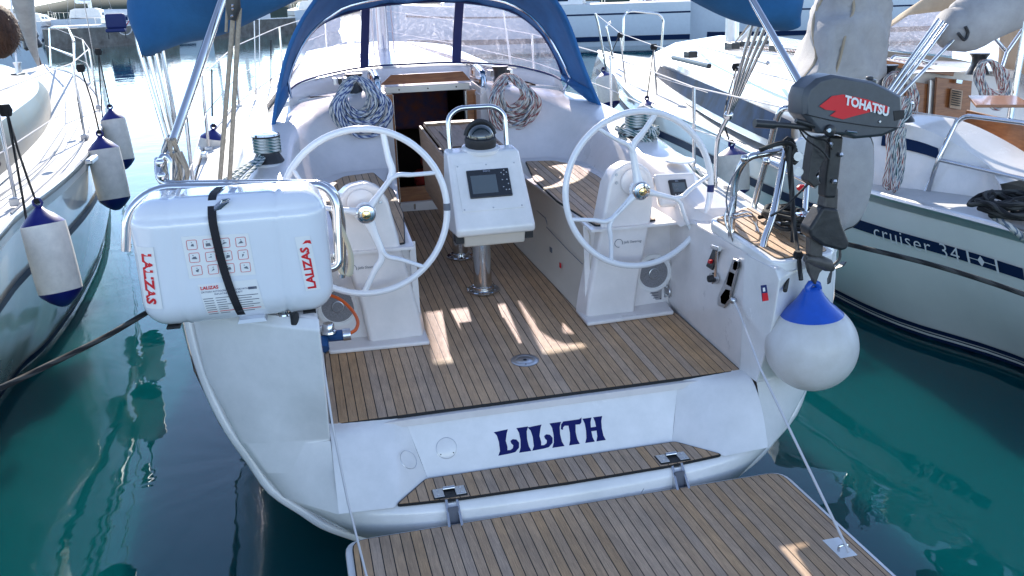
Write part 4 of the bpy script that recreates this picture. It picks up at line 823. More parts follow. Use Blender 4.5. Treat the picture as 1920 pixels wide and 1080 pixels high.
tube('rail_bar', [(1.539,4.85,1.835),(1.668,4.5,1.728)], .013, STEEL, sr, 10)
tube('rail_bar', [(1.545,4.4,1.437),(1.61,4.5,1.748)], .0155, STEEL, sr, 10)
MB().lathe([(.034,0),(.034,.010),(.018,.014)], (1.187,4.22,1.331), n=20).build('rail_foot', RUB, sr)
MB().prism([(1.459,4.42,2.001),(1.525,4.42,2.025),(1.568,4.42,2.011),(1.569,4.42,1.826),(1.514,4.42,1.809),(1.461,4.42,1.831)], (0,.04,0)).build('motor_bracket_board', WHITE, sr, bevel=.006)
for q in ((1.163,4.4,1.94), (1.187,4.4,1.44), (1.473,4.42,1.445), (1.406,4.6,1.877)): MB().ball(q, .024, 10).build('rail_clamp', STEEL, sr)
MB().prism([(1.528,4.38,1.514),(1.553,4.38,1.579),(1.59,4.38,1.57),(1.587,4.38,1.484),(1.541,4.38,1.473)], (0,.05,0)).build('line_holder', WHITE, sr, bevel=.01)
rb = node('wire_coil', (1.204,4.45,1.564), boat)
rg = random.Random(2)
for k in range(4):
    P = [(1.168,4.5,1.708),(1.131,4.5,1.59),(1.16,4.5,1.464),(1.227,4.5,1.42),(1.3,4.5,1.482),(1.306,4.5,1.559),(1.244,4.5,1.61),(1.163,4.5,1.602)]
    tube('wire_turn', spl([V(p)+V((rg.uniform(-.012,.012),rg.uniform(-.03,.03),rg.uniform(-.012,.012))) for p in P], 5, True), .0045 if k else .006, STEELD, rb, 6, True)
tube('wire_end', spl([(1.219,4.5,1.912),(1.144,4.5,1.814),(1.116,4.5,1.712),(1.134,4.5,1.605)],5), .0045, GREYP, rb, 6)
# stanchions and lifelines
STP = (1.796,6,1.678)
for s in (-1, 1):
    ys_ = [(6.6,.66),(8.6,.66),(10.8,.66),(13.2,.64),(15.6,.62)]; tops = []
    for y, h in ys_:
        x = s*(interp(HB, y)-.07); z0 = sheer(y)-.02; tops.append(V((x-s*.02, y, z0+h)))
        sn = node('stanchion', (x,y,z0), boat)
        tube('stanchion_tube', [(x,y,z0),(x-s*.02,y,z0+h)], .0135, STEEL, sn, 10)
        MB().box((x,y,z0+.02), (.07,.08,.03)).build('stanchion_base', STEELD, sn, bevel=.006)
    first = V((-1.832,4.75,2.079)) if s < 0 else V((1.648,4.8,2.135))
    tube('lifeline', [first]+tops, .0055, ROPEL, boat, 6)
    tube('lifeline', [first+V((0,0,-.3))]+[t-V((0,0,.32)) for t in tops], .0045, ROPEL, boat, 6)
# fairleads and cleats on the port rail
for s in (-1, 1):
    for y in (5.9, 8.2): MB().box((s*(interp(HB,y)-.06), y, sheer(y)+.03), (.05,.16,.04)).build('fairlead', STEELD, boat, bevel=.01)
# ------------------------------------------------------------------ life raft canister
raft = thing('liferaft', 'white moulded life raft canister with red LALIZAS lettering strapped on the port quarter', 'life raft', (-1.49,4.22,1.44))
def raftmesh():
    c = V((-1.487,4.225,1.728)); hx, hy, hz_, rr = .42,.205,.288,.115; N = 26; b = MB()
    def mapp(p):
        q = V((p.x*hx, p.y*hy, p.z*hz_)); inn = V((max(-(hx-rr),min(hx-rr,q.x)), max(-(hy-rr),min(hy-rr,q.y)), max(-(hz_-rr),min(hz_-rr,q.z)))); d = q-inn
        q = inn+d.normalized()*rr if d.length > 1e-6 else q
        g = 0
        for gx in (-.245,.20): g += .010*math.exp(-((q.x-gx)/.008)**2); g += -.004*math.exp(-((q.x-gx-.022)/.010)**2)
        g += .012*math.exp(-((q.z-.215)/.007)**2)
        inx = q.normalized(); return c+q-V((0,inx.y,inx.z))*g*1.3
    for ax in range(3):
        for sg in (-1,1):
            rows = []
            for i in range(N*2+1):
                row = []
                for j in range(N*2+1):
                    u, v = math.tan((i/(2*N)*2-1)*math.pi/4), math.tan((j/(2*N)*2-1)*math.pi/4); p = [0,0,0]; p[ax] = sg; p[(ax+1)%3] = u; p[(ax+2)%3] = v; row.append(mapp(V(p)))
                rows.append(row)
            b.grid(rows)
    return b
raftmesh().build('canister', RAFT, raft, ang=75)
RX, RY, RZ = -1.487, 4.0185, 1.728
def rp(u, v, d=0): return V((RX+u, RY-d, RZ+v))
def ys2(u, v):
    dx, dz = max(0,abs(u)-.305), max(0,abs(v)-.173); q = .115**2-dx*dx-dz*dz
    return RY+.115-math.sqrt(max(1e-5, q))
MB().prism([rp(-.205,.135),rp(.075,.125),rp(.085,-.065),rp(-.195,-.055)], (0,-.0005,0)).build('instruction_label', STICK, raft)
for i in range(4):
    for j in range(3):
        o_ = rp(-.165+i*.068+j*.003, .095-j*.058-.002*i, .0012); r_ = .021
        MB().tube(rounded([o_+V((-r_,0,-r_)),o_+V((r_,0,-r_)),o_+V((r_,0,r_)),o_+V((-r_,0,r_))], .006, 2, True), .0011, 4, True).build('pictogram_frame', RED, raft)
        rg = random.Random(i*7+j); g = MB()
        g.prism([o_+V((rg.uniform(-.014,-.004),0,rg.uniform(-.012,-.004))), o_+V((rg.uniform(.004,.014),0,rg.uniform(-.010,0))), o_+V((rg.uniform(0,.012),0,rg.uniform(.002,.008))), o_+V((rg.uniform(-.012,0),0,rg.uniform(.0,.006)))], (0,-.0004,0))
        g.build('pictogram', GREYP, raft); MB().ball(o_+V((rg.uniform(-.006,.006),0,.010)), .003, 6, (1,.2,1)).build('pictogram_head', GREYP, raft)
lb = [(-.165,-.085),(.085,-.088),(.110,-.25),(-.140,-.245)]
def rl(u, v, d=.001):
    y = RY if v > -.17 else RY+.115-math.sqrt(max(0,.115**2-(-.17-v)**2)) ; return V((RX+u, y-d, RZ+v))
rowsL = [[rl(lerp(lb[0][0],lb[3][0],k/8)+i*.25/4, lerp(-.086,-.248,k/8)) for i in range(5)] for k in range(9)]
MB().grid(rowsL).build('data_label', STICK, raft)
text('lettering', 'LALIZAS', tuple(rl(-.155,-.112,.002)), (1,0,0), (0,0,1), .016, RED, raft, width=.075, bold=.03)
text('lettering', 'ZATTERA AUTOGONFIABILE DI SALVATAGGIO', tuple(rl(-.155,-.127,.002)), (1,0,0), (0,0,1), .008, NAVY, raft, width=.225)
text('lettering', 'INFLATABLE LIFERAFT', tuple(rl(-.10,-.140,.002)), (1,0,0), (0,0,1), .0075, NAVY, raft, width=.12)
MB().prism([rl(.045,-.118,.002),rl(.082,-.118,.002),rl(.083,-.130,.002),rl(.046,-.130,.002)], (0,-.0003,0)).build('printed_bar', GREYP, raft)
for k in range(8):
    v = -.153-k*.011
    for u0, u1 in ((-.150+k*.0018,-.108+k*.0018),(-.098+k*.0018,-.035+k*.0015-(.02 if k%3 else 0)),(-.01,.085+k*.001-(.03 if k%2 else 0))):
        MB().prism([rl(u0,v,.0022),rl(u1,v,.0022),rl(u1,v-.0032,.0022),rl(u0,v-.0032,.0022)], (0,-.0003,0)).build('printed_line', GREYP if k != 6 else RED, raft)
# side lettering, reading upwards
MB().prism([rp(.262,.085),rp(.335,.092),rp(.352,-.155),rp(.285,-.165)], (0,.0,0)).build('side_label', STICK, raft) if False else None
rows = [[V((RX+.27+ k*.011+.012*(1-t)*2, 0, RZ+lerp(-.165,.09,t))) for k in range(7)] for t in (0,.25,.5,.75,1)]
def ysurf(u):
    return RY if u < .305 else RY+.115-math.sqrt(max(0,.115**2-(u-.305)**2))
MB().grid([[V((p.x, ys2(p.x-RX, p.z-RZ)-.002, p.z)) for p in r] for r in rows]).build('side_label', STICK, raft)
def bentext(name, s_, u0, v0, hgt, wid, m, sgn=1):
    cu = bpy.data.curves.new(name, 'FONT'); cu.body = s_; cu.size = 1; cu.offset = .04; cu.resolution_u = 2
    t = bpy.data.objects.new(name, cu); me = bpy.data.meshes.new_from_object(t); xs = [v.co.x for v in me.vertices]; ys = [v.co.y for v in me.vertices]
    x0, x1, y0, y1 = min(xs), max(xs), min(ys), max(ys); vs = []
    for v in me.vertices:
        a = (v.co.x-x0)/(x1-x0)*wid; h = (v.co.y-y0)/(y1-y0)*hgt
        if sgn > 0: u = u0+hgt-h-a*.09+.0; z = v0+a
        else: u = u0-hgt+h-a*.05; z = v0-a*1+wid
        y = ys2(u, z)-.0045
        vs.append((RX+u, y, RZ+z))
    b = MB(); b.add(vs, [tuple(p.vertices) for p in me.polygons]); o = b.build(name, m, raft, merge=False); bpy.data.objects.remove(t); return o
bentext('lettering', 'LALIZAS', .303, -.155, .040, .195, RED)
bentext('lettering', 'LALIZAS', -.335, -.16, .045, .23, RED, -1)
def yl(u): return RY if u > -.305 else RY+.115-math.sqrt(max(0,.115**2-(-.305-u)**2))
MB().grid([[V((RX-.40+k*.011, ys2(-.40+k*.011, lerp(-.18,.10,t))-.002, RZ+lerp(-.18,.10,t))) for k in range(8)] for t in (0,.25,.5,.75,1)]).build('side_label', STICK, raft)
lg = [rp(.300+u*.8,.055+v,.0035) for u, v in ((0,0),(.020,.016),(.045,.014),(.05,-.004),(.03,.003))]
MB().face([V((p.x, ysurf(p.x-RX)-.003, p.z)) for p in lg]).build('sail_mark', RED, raft)
sp_ = [V((RX-.055,RY-.006+.0,RZ+.0))]
stp = [(-.035,.29,.06),(-.045,.292,-.0),(-.06,.285,-.115),(-.066,.22,-.196),(-.064,.15,-.213),(-.050,.0,-.213),(-.030,-.12,-.213),(-.012,-.20,-.205),(.0,-.26,-.165),(.01,-.285,-.11)]
b = MB(); P = spl([(RX+u, 4.225+y, RZ+z) for u, z, y in stp], 4); hw = .018
b.grid([[p+V((-hw,-.0,.0)) for p in P], [p+V((-hw*.98,-.004,.003)) for p in P], [p+V((hw*.98,-.004,.003)) for p in P], [p+V((hw,0,0)) for p in P]]); b.build('strap', STRAP, raft)
bk = node('buckle', (RX-.02,4.12,RZ+.26), raft)
for k in range(5): MB().tube(rounded([rp(-.045+k*.008,.232+k*.006,-.02)+V((-.018,0,0)), rp(-.045+k*.008,.240+k*.006,-.02)+V((.018,0,0)), rp(-.035+k*.008,.252+k*.006,-.035)+V((.018,0,0)), rp(-.035+k*.008,.250+k*.006,-.035)+V((-.018,0,0))], .004, 2, True), .004, 6, True).build('buckle_ring', STEEL, bk)
MB().tube([rp(-.015,.262,-.05), rp(.03,.30,-.16)], .008, 8, flat=(2,.5)).build('buckle_bar', STEELD, bk)
for u in (-.21,.235): MB().ball(rp(u,.272,-.08), .018, 10, (1,1,.6)).build('lid_catch', RAFT, raft)
MB().prism([rp(-.02,-.288,.0),rp(.11,-.288,.0),rp(.10,-.27,.0),rp(-.01,-.27,.0)], (0,.3,0)).build('cradle', RAFT, raft)
for u in (-.3,.3): MB().box((RX+u,4.22,1.437), (.06,.30,.012)).build('cradle_foot', RUB, raft, bevel=.003)
# cream webbing tail hanging off the rail, with its clip
cs = thing('webbing_strap', 'cream webbing strap looped off the rail beside the life raft', 'strap', (-1.0,4.5,1.7))
P = spl([(-1.006,4.5,1.777),(-0.98,4.5,1.692),(-0.955,4.5,1.578),(-0.971,4.5,1.481),(-1.01,4.5,1.493),(-1.024,4.5,1.585)], 6)
b = MB(); b.grid([[p+V((-.014,0,.008)) for p in P], [p+V((.014,0,-.004)) for p in P]]); b.build('webbing', CSTRAP, cs, solid=.003)
MB().tube(rounded([(-1.032,4.5,1.614),(-1.013,4.5,1.584),(-1.023,4.5,1.537),(-1.042,4.5,1.559)], .01, 2, True), .005, 6, True).build('clip', STEEL, cs)
# gas regulator with its orange hose
gr = thing('gas_regulator', 'blue valve with chrome cap and orange hose on the port cockpit side', 'valve', (-1.05,4.75,1.0))
MB().tube([(-1.145,4.65,1.108),(-0.998,4.6,1.123)], .030, 14).build('valve_body', BLUEP, gr)
MB().tube([(-1.141,4.6,1.113),(-1.139,4.55,1.074)], .034, 14).build('valve_outlet', BLUEP, gr)
MB().tube([(-1.029,4.6,1.124),(-0.989,4.6,1.125)], .033, 14).build('valve_nut', STEELD, gr)
c_ = V((-1.1,4.6,1.132))
MB().lathe([(.042,0),(.040,.010),(.031,.016),(.031,.045),(.026,.052)], c_+V((0,0,.015)), n=24).build('valve_cap', STEEL, gr)
MB().box(c_+V((-.07,.03,0)), (.08,.03,.09)).build('wall_bracket', STEELD, gr, bevel=.004)
tube('hose', spl([(-0.992,4.6,1.128),(-0.957,4.65,1.128),(-0.937,4.75,1.137),(-0.953,4.9,1.152),(-1.006,5,1.19),(-1.067,5.05,1.213),(-1.119,5.05,1.244)], 7), .0095, ORANGE, gr, 10)
# ------------------------------------------------------------------ outboard motor
ob = thing('outboard_motor', 'small dark grey outboard motor with red flash and TOHATSU lettering clamped to the rail', 'outboard motor', (1.382,3.93,1.665))
CO = [(1.133,3.81,2.315),(1.146,3.81,2.358),(1.201,3.81,2.399),(1.279,3.81,2.414),(1.502,3.81,2.371),(1.586,3.81,2.335),(1.674,3.81,2.29),(1.687,3.81,2.207),(1.672,3.81,2.131),(1.587,3.81,2.103),(1.431,3.81,2.101),(1.383,3.81,2.122),(1.226,3.81,2.14),(1.136,3.81,2.237)]
n_ = len(CO); cen = sum((V(p) for p in CO), V((0,0,0)))/n_
b = MB(); lay = []
for d, sc2 in ((0,.90),(.02,.985),(.06,1.0),(.12,1.0),(.15,.97),(.17,.85)): lay.append([cen+(V(p)-cen)*sc2+V((0,d,0)) for p in CO])
b.grid(lay, closed=True); b.face(lay[0]); b.face(lay[-1][::-1]); b.build('cowl', MOTOR, ob, ang=26, bevel=.005)
FL = [(1.216,3.805,2.272),(1.279,3.805,2.315),(1.334,3.805,2.319),(1.464,3.805,2.29),(1.583,3.805,2.249),(1.595,3.805,2.218),(1.513,3.805,2.233),(1.4,3.805,2.214),(1.345,3.805,2.203),(1.275,3.805,2.224),(1.307,3.805,2.245),(1.251,3.805,2.253)]
MB().face([V(p)+V((0,-.001,0)) for p in FL]).build('red_flash', RED, ob)
x0, x1 = V((1.345,3.802,2.272)), V((1.586,3.802,2.201))
text('lettering', 'TOHATSU', tuple(x0), tuple(x1-x0), (.05,0,1), .046, STICK, ob, width=(x1-x0).length, bold=.045)
MB().prism([(1.616,3.815,2.226),(1.679,3.815,2.227),(1.681,3.815,2.186),(1.627,3.815,2.177)], (0,-.008,0)).build('air_intake', RUB, ob, bevel=.003)
MB().prism([(1.617,3.83,2.287),(1.69,3.83,2.285),(1.692,3.83,2.265),(1.643,3.83,2.263)], (0,.0,0.0)).build('cowl_trim', STEELD, ob) if False else None
MB().lathe([(.035,0),(.033,.016),(.02,.02),(.018,.03),(.012,.034)], (1.558,3.93,2.35), n=20).build('fuel_cap', BLK, ob)
MB().ball((1.556,3.93,2.373), .014, 8).build('fuel_vent', STEELD, ob)
MB().lathe([(.007,0),(.005,.003)], (1.547,3.806,2.18), (0,-1,0), 10).build('cowl_screw', STEELD, ob)
tube('tiller', spl([(0.881,3.78,2.217),(0.965,3.78,2.207),(1.138,3.83,2.178),(1.332,3.91,2.138)], 4), [.016]*5+[.013]*10, MOTORB, ob, 12)
tube('tiller_grip', [(0.875,3.78,2.217),(0.976,3.78,2.204)], .020, BLK, ob, 14)
tube('shift_arm', [(1.114,3.83,2.209),(1.222,3.83,2.175),(1.349,3.89,2.122)], .012, MOTORB, ob, 8)
MB().lathe([(.028,0),(.026,.02),(.014,.026)], (1.278,3.81,2.156), (0,-1,0), 16).build('tiller_pivot', BLK, ob)
MB().lathe([(.012,0),(.010,.006)], (1.262,3.785,2.16), (0,-1,0), 10).build('pivot_bolt', STEEL, ob)
MB().prism([(1.243,3.87,2.116),(1.314,3.87,2.116),(1.306,3.87,2.004),(1.266,3.87,1.928),(1.298,3.87,1.887),(1.264,3.87,1.871),(1.224,3.87,1.905),(1.231,3.87,2.009)], (0,.07,0)).build('clamp_bracket', MOTORB, ob, bevel=.006)
MB().prism([(1.338,3.89,2.112),(1.417,3.89,2.107),(1.415,3.89,2.032),(1.41,3.89,1.914),(1.402,3.89,1.803),(1.34,3.89,1.808),(1.337,3.89,1.92),(1.346,3.89,2.024)], (0,.08,0)).build('swivel_tube', MOTORB, ob, bevel=.014, seg=3)
for q in ((1.338,3.88,2.077), (1.398,3.88,2.021), (1.374,3.88,1.892)): MB().ball(q, .014, 8).build('bolt', STEELD, ob)
MB().prism([(1.353,3.9,1.864),(1.419,3.9,1.853),(1.423,3.9,1.737),(1.336,3.9,1.744)], (0,.07,0)).build('upper_leg', LEG, ob, bevel=.014, seg=3)
MB().prism([(1.322,3.875,1.769),(1.409,3.875,1.751),(1.436,3.875,1.673),(1.49,3.875,1.572),(1.479,3.875,1.537),(1.443,3.875,1.532),(1.341,3.875,1.567),(1.263,3.875,1.621),(1.254,3.875,1.662)], (0,.10,0)).build('leg_fairing', MOTORB, ob, bevel=.016, seg=3)
MB().prism([(1.284,3.91,1.624),(1.362,3.91,1.575),(1.363,3.91,1.491),(1.292,3.91,1.512)], (0,.055,0)).build('lower_leg', LEG, ob, bevel=.01, seg=3)
MB().prism([(1.271,3.925,1.516),(1.378,3.925,1.494),(1.397,3.925,1.442),(1.363,3.925,1.411),(1.344,3.925,1.347),(1.302,3.925,1.417)], (0,.03,0)).build('gearcase_skeg', LEG, ob, bevel=.006)
MB().tube([(1.282,3.94,1.494),(1.343,3.94,1.477),(1.413,3.94,1.444),(1.446,3.94,1.418)], [.02,.036,.034,.012], 14).build('gearcase', LEG, ob, ang=70)
pc = V((1.433,3.94,1.417))
for a in (20, 150, 265):
    u = V((.25,0,-.1)).normalized(); b = MB(); d = V((math.cos(R(a))*.75, -.2*math.sin(R(a)), math.sin(R(a)))).normalized(); sd2 = V((.35,.8,.1))
    P = [pc, pc+d*.03+sd2*.02, pc+d*.065+sd2*.035, pc+d*.085, pc+d*.06-sd2*.035, pc+d*.03-sd2*.02]
    b.prism(P, (.012,0,.0)); b.build('propeller_blade', MOTORB, ob, bevel=.003)
tube('anode_pipe', spl([(1.47,3.93,1.524),(1.471,3.93,1.475),(1.437,3.93,1.442)], 4), .007, LEG, ob)
# grey teardrop cover hanging behind the motor
gc = thing('hanging_cover', 'grey fabric cover hanging behind the outboard motor on the starboard quarter', 'cover', (2.08,4.75,1.65))
OU = [(1.913,4.7,1.951),(2.017,4.7,1.969),(2.133,4.7,1.949),(2.164,4.7,1.814),(2.167,4.7,1.669),(2.138,4.7,1.524),(2.085,4.7,1.429),(2.014,4.7,1.402),(1.963,4.7,1.374),(1.922,4.7,1.509),(1.889,4.7,1.738)]
n_ = len(OU); cen = sum((V(p) for p in OU), V((0,0,0)))/n_; b = MB()
lay = [[cen+(V(p)-cen)*k+V((0,d,0)) for p in spl(OU, 3, True)] for d, k in ((-.055,.25),(-.05,.6),(-.03,.9),(0,1),(.03,.9),(.05,.6))]
b.grid(lay, closed=True); b.face(lay[0]); b.face(lay[-1][::-1]); b.build('cover_fabric', GREYC, gc, ang=60)
tube('cover_piping', [p for p in spl(OU, 3, True)], .006, BLK, gc, 6, True)
MB().ball((1.615,4.55,1.717), .028, 10, (1.4,1,.8)).build('red_float', RED, thing('red_float', 'small red float tied to the starboard rail behind the motor bracket', 'float', (1.615,4.55,1.717))) if True else None
# ------------------------------------------------------------------ fenders
def fender(top, bot, r, label, group=None, ropes=(), name='fender', cap=.24):
    T, B_ = V(top), V(bot); ax = (B_-T); L = ax.length; t = thing(name, label, 'fender', tuple(T), group); ax = ax.normalized()
    MB().lathe([(r*.16,0),(r*.28,L*.03),(r*.62,L*.085),(r*.93,L*.15),(r*1.0,L*.17)], T, ax, 28).build('top_cap', FENDB, t, ang=60)
    MB().lathe([(r*1.0,L*.17),(r*1.02,L*.3),(r*1.03,L*.5),(r*1.02,L*.7),(r*1.0,L*.84)], T, ax, 28).build('fender_body', FEND, t, ang=60)
    MB().lathe([(r*1.0,L*.84),(r*.93,L*.87),(r*.6,L*.94),(r*.3,L*.985),(r*.14,L)], T, ax, 28).build('bottom_cap', FENDB, t, ang=60)
    MB().tube([T-ax*.02+V((r*.2*math.cos(a),0,r*.2*math.sin(a)+r*.05)) for a in [k*.9 for k in range(7)]], r*.07, 6, True).build('fender_eye', FENDB, t)
    MB().ball(T-ax*(r*.3), r*.17, 8).build('knot', ROPEB, t)
    for q in ropes: tube('fender_rope', spl([V(p) for p in q], 4) if len(q) > 2 else [V(p) for p in q], .008, ROPEB, t, 6)
    return t
bl = thing('ball_fender', 'large white ball fender with blue top hanging beside the starboard quarter', 'fender', (1.512,4.35,1.251))
bc = V((1.37,3.97,0.997)); br = .240
prof = [(br*math.sin(R(a)), br*math.cos(R(a))) for a in range(42, 180, 6)]+[(.012,-br)]
MB().lathe([(r_, h) for r_, h in prof][::-1], bc, (-.06,.0,1), 40).build('ball', BALLW, bl, ang=80)
MB().lathe([(br*math.sin(R(42)), br*math.cos(R(42))),(br*.55,br*.86),(br*.40,br*1.0),(br*.28,br*1.16),(br*.20,br*1.30),(br*.14,br*1.37)], bc, (-.06,.0,1), 40).build('ball_cap', BALLB, bl, ang=80)
tc_ = bc+V((-.06,0,1)).normalized()*br*1.36
MB().tube([tc_+V((.032*math.cos(a),-.01,.035*math.sin(a)-.005)) for a in [k*.7 for k in range(9)]], .018, 10, True).build('ball_eye', BALLB, bl)
tube('hanging_rope', spl([(1.284,3.97,1.369),(1.309,4.05,1.474),(1.369,4.2,1.576),(1.395,4.35,1.923),(1.371,4.35,1.996)], 4), .012, ROPEB, bl)
tube('hanging_rope', spl([(1.184,3.95,1.328),(1.29,4.1,1.404),(1.421,4.3,1.519),(1.397,4.3,1.787),(1.396,4.35,1.995)], 4), .012, ROPEB, bl)
MB().ball((1.306,4.05,1.48), .028, 8).build('knot', ROPEB, bl)
tube('rail_hitch', spl([(1.23,4.36,1.985),(1.307,4.36,2.008),(1.385,4.36,2.014),(1.428,4.36,1.988),(1.405,4.36,1.949),(1.381,4.36,1.922)], 4), .013, ROPEB, bl)
for k in range(5): tube('rail_hitch', [V((1.437,4.42,1.991))+V((.03*math.cos(a)+k*.006,.02*math.sin(a),.035*math.sin(a)-k*.016)) for a in [j*.8 for j in range(9)]], .011, ROPEB, bl, 6, True)
# our port side fenders over the rail
fender((-1.884,8.8,1.751), (-1.979,8.8,1.301), .12, 'blue capped fender lowest over the white yacht port toe rail, next to the tackle ropes', 'fenders along the port side of the white yacht', [[(-1.829,8.8,2.29), (-1.878,8.8,1.873)]])
fender((-1.34,12.2,1.785), (-1.497,12.2,1.332), .12, 'blue capped fender furthest forward on the white yacht port side near the sprayhood', 'fenders along the port side of the white yacht', [[(-1.323,12.2,2.425), (-1.383,12.2,1.881)]])
# ------------------------------------------------------------------ black mooring rope heap on the starboard quarter
hp_ = thing('mooring_rope', 'heap of black mooring rope on the starboard teak quarter pad by the winch', 'rope', (1.396,4.467,1.512)); rg = random.Random(5)
cc = V((1.503,4.493,1.534))
for k in range(12):
    a0 = rg.uniform(0,6); rr = rg.uniform(.04,.13); P = [cc+V((rr*1.0*math.cos(a0+j*.6)+rg.uniform(-.03,.03), rr*1.6*math.sin(a0+j*.6)+rg.uniform(-.03,.03), .01+.006*k+rg.uniform(-.006,.012))) for j in range(9)]
    tube('rope_turn', spl(P, 4), .0125, ROPEB, hp_)
qc = winch((1.515,4.333,1.532), .06, .09, boat, 'quarter_winch')
lk = thing('mooring_line', 'black mooring line running from the starboard quarter past the ball fender across to the neighbour', 'rope', (1.736,4.4,1.372))
tube('line', spl([(1.525,4.4,1.485),(1.698,4.35,1.444),(1.8,4.2,1.432),(2.045,3.9,1.383),(2.415,3.7,1.251),(2.913,3.4,1.038)], 8), .0135, ROPEB, lk)
ll = thing('mooring_line', 'black mooring line dropping from the port quarter to the left edge of the photo', 'rope', (-1.864,4.3,1.486))
tube('line', spl([(-1.804,4.4,1.475),(-1.908,4.3,1.46),(-2.074,4.1,1.423),(-2.255,3.9,1.397),(-2.41,3.7,1.386),(-2.633,3.5,1.367)], 8), .0135, ROPEB, ll)
# gangway lifting lines
gl = thing('platform_line', 'thin grey lifting line from the starboard cockpit side to the platform cleat', 'line', (1.13,4.394,1.146))
MB().ball((1.11,4.356,1.157), .022, 10).build('line_end_fitting', STEELD, gl)
tube('line', [(1.11,4.343,1.152),(1.11,4.269,1.101)]+[(1.009,3.85,0.964), (1.071,3.086,0.36)], .0065, ROPEL, gl)
g2 = thing('platform_line', 'thin grey lifting line dropping from the port quarter to the platform edge', 'line', (-1.15,4.05,1.236))
tube('line', [(-1.154,4.1,1.285), (-1.137,3.92,0.923), (-1.105,3.8,0.591), (-1.058,3.489,0.36)], .0055, ROPEL, g2)
# ------------------------------------------------------------------ neighbour to port
lb = thing('sailboat', 'white sailing yacht on the left with sunlit deck and three hanging fenders', 'sailboat', (-5,12,0), 'yachts moored on either side')
GL = [V((-2.85,0,1.5)), V((-2.80,3,1.5))]+[V(p) for p in [(-3.062,6.264,1.5),(-3.098,6.787,1.5),(-3.094,8.232,1.5),(-3.155,9.682,1.52),(-3.377,11.694,1.55),(-3.756,13.94,1.58),(-4.332,16.73,1.6),(-5.435,20.899,1.65),(-6.784,24.269,1.7)]]
AX0, AXS = (-4.95, 8), (GL[-1].x+4.95)/(GL[-1].y-8)
def refl(p, x0, y0, sl):
    d = V((-sl, 1, 0)); n = V((1, -sl, 0)); n.normalize() if False else None; n = V((1,-sl,0)).normalized(); k = (V((p.x-x0, p.y-y0, 0))).dot(n); return p-n*2*k
def sidehull(G, WL, parent, m, x0, y0, sl, stripes, rail=True):
    G = spl(G, 4); W_ = spl(WL, 4); n = 200
    def pt(t, v):
        g, w_ = samp(G, t), samp(W_, t); q = g.lerp(w_, v); bul = math.sin(math.pi*min(1,v))*.10; nn_ = V((1,-sl,0)).normalized()*(1 if x0 < 0 else -1); return q+nn_*bul-V((0,0,max(0,v-1)*.6))
    MB().grid([[pt(i/n, v/12) for i in range(n+1)] for v in range(15)]).build('hull', m, parent, ang=80)
    MB().grid([[refl(pt(i/n, v/12), x0, y0, sl) for i in range(n+1)] for v in range(15)]).build('hull', m, parent, ang=80)
    for (nm_, t0, t1, v0, v1, mm) in stripes:
        MB().grid([[pt(lerp(t0,t1,i/160), lerp(v0,v1,k/3))+V((1,0,0))*(.016 if x0 < 0 else -.010) for i in range(161)] for k in range(4)]).build(nm_, mm, parent, ang=80)
    MB().grid([[g-V((0,0,.02)) for g in G], [((g+refl(g,x0,y0,sl))/2)+V((0,0,.05)) for g in G], [refl(g,x0,y0,sl)-V((0,0,.02)) for g in G]]).build('deck', NONSKID, parent, ang=70)
    MB().tube([g+V((0,0,.0)) for g in G], .028, 8).build('toe_rail', ALU if x0 > 0 else GEL, parent)
    return pt, G
WLL = [V((-3.3,0,0)), V((-3.45,3,0))]+[V(p) for p in [(-3.581,7.18,0),(-3.495,8.148,0),(-3.491,9.72,0),(-3.707,12.376,0)]]+[V((-4.5,17,0)), V((-5.6,21,0)), V((-6.6,24.3,0))]
LPT, LG = sidehull(GL, WLL, lb, HULL_G, AX0[0], AX0[1], AXS, [('hull_stripe',.0,.93,.30,.345,STRIPE),('boot_stripe',0,.95,.93,.975,STRIPE),('rubbing_strake',0,.97,.035,.075,GREYP if False else ALU)])
MB().prism([(-3.384,6.6,0.962),(-3.362,6.6,1.075),(-3.304,7.1,1.013),(-3.328,7.1,0.863)], (.03,0,0)).build('hull_window', GLASSD, lb)
CB = [(-3.447,6.96,1.52),(-3.507,7.972,1.52),(-3.649,9.493,1.52),(-3.939,11.616,1.52),(-4.511,14.457,1.52),(-5.367,18.059,1.52),(-6.703,22.632,1.52),(-8.253,27.033,1.52)]; CT = [(-3.492,7.405,1.95),(-3.673,8.911,1.95),(-3.855,10.283,1.95),(-4.049,11.674,1.95),(-4.272,12.844,1.95),(-4.644,14.344,1.95),(-5.237,16.197,1.95),(-6.134,18.689,1.95)]
cb_, ct_ = spl(CB, 5), spl(CT, 5)
MB().grid([cb_, [a.lerp(b_,.10)+V((.0,0,.01)) for a, b_ in zip(cb_,ct_)]]).build('coachroof_base', GEL, lb, ang=60)
MB().grid([[a.lerp(b_,.10+.8*k/4)+V((.03*math.sin(math.pi*k/4),0,.02*k/4)) for a, b_ in zip(cb_,ct_)] for k in range(5)]).build('cabin_window', GLASSG, lb, ang=70)
MB().grid([[a.lerp(b_,.9)+V((0,0,.02)) for a, b_ in zip(cb_,ct_)], [p+V((-.05,0,.05)) for p in ct_], [V((p.x-.6,p.y-.1,p.z+.12)) for p in ct_], [V((p.x-1.6,p.y-.2,p.z+.16)) for p in ct_]]).build('coachroof', GEL, lb, ang=60)
MB().box((-4.92,14.616,2.02), (.10,.42,.05)).build('genoa_track', BLK, lb, bevel=.01)
MB().lathe([(.05,0),(.04,.10),(.06,.16)], (-4.974,14.893,2.02), n=12).build('track_block', STEELD, lb)
tops = []
for (bx,by,tx,ty) in ((-60,470,-80,270),(31,385,10,205),(160,262,150,128),(186,208,183,98),(196,170,160,88)):
    base = LG[0]
    p0 = X_ = None
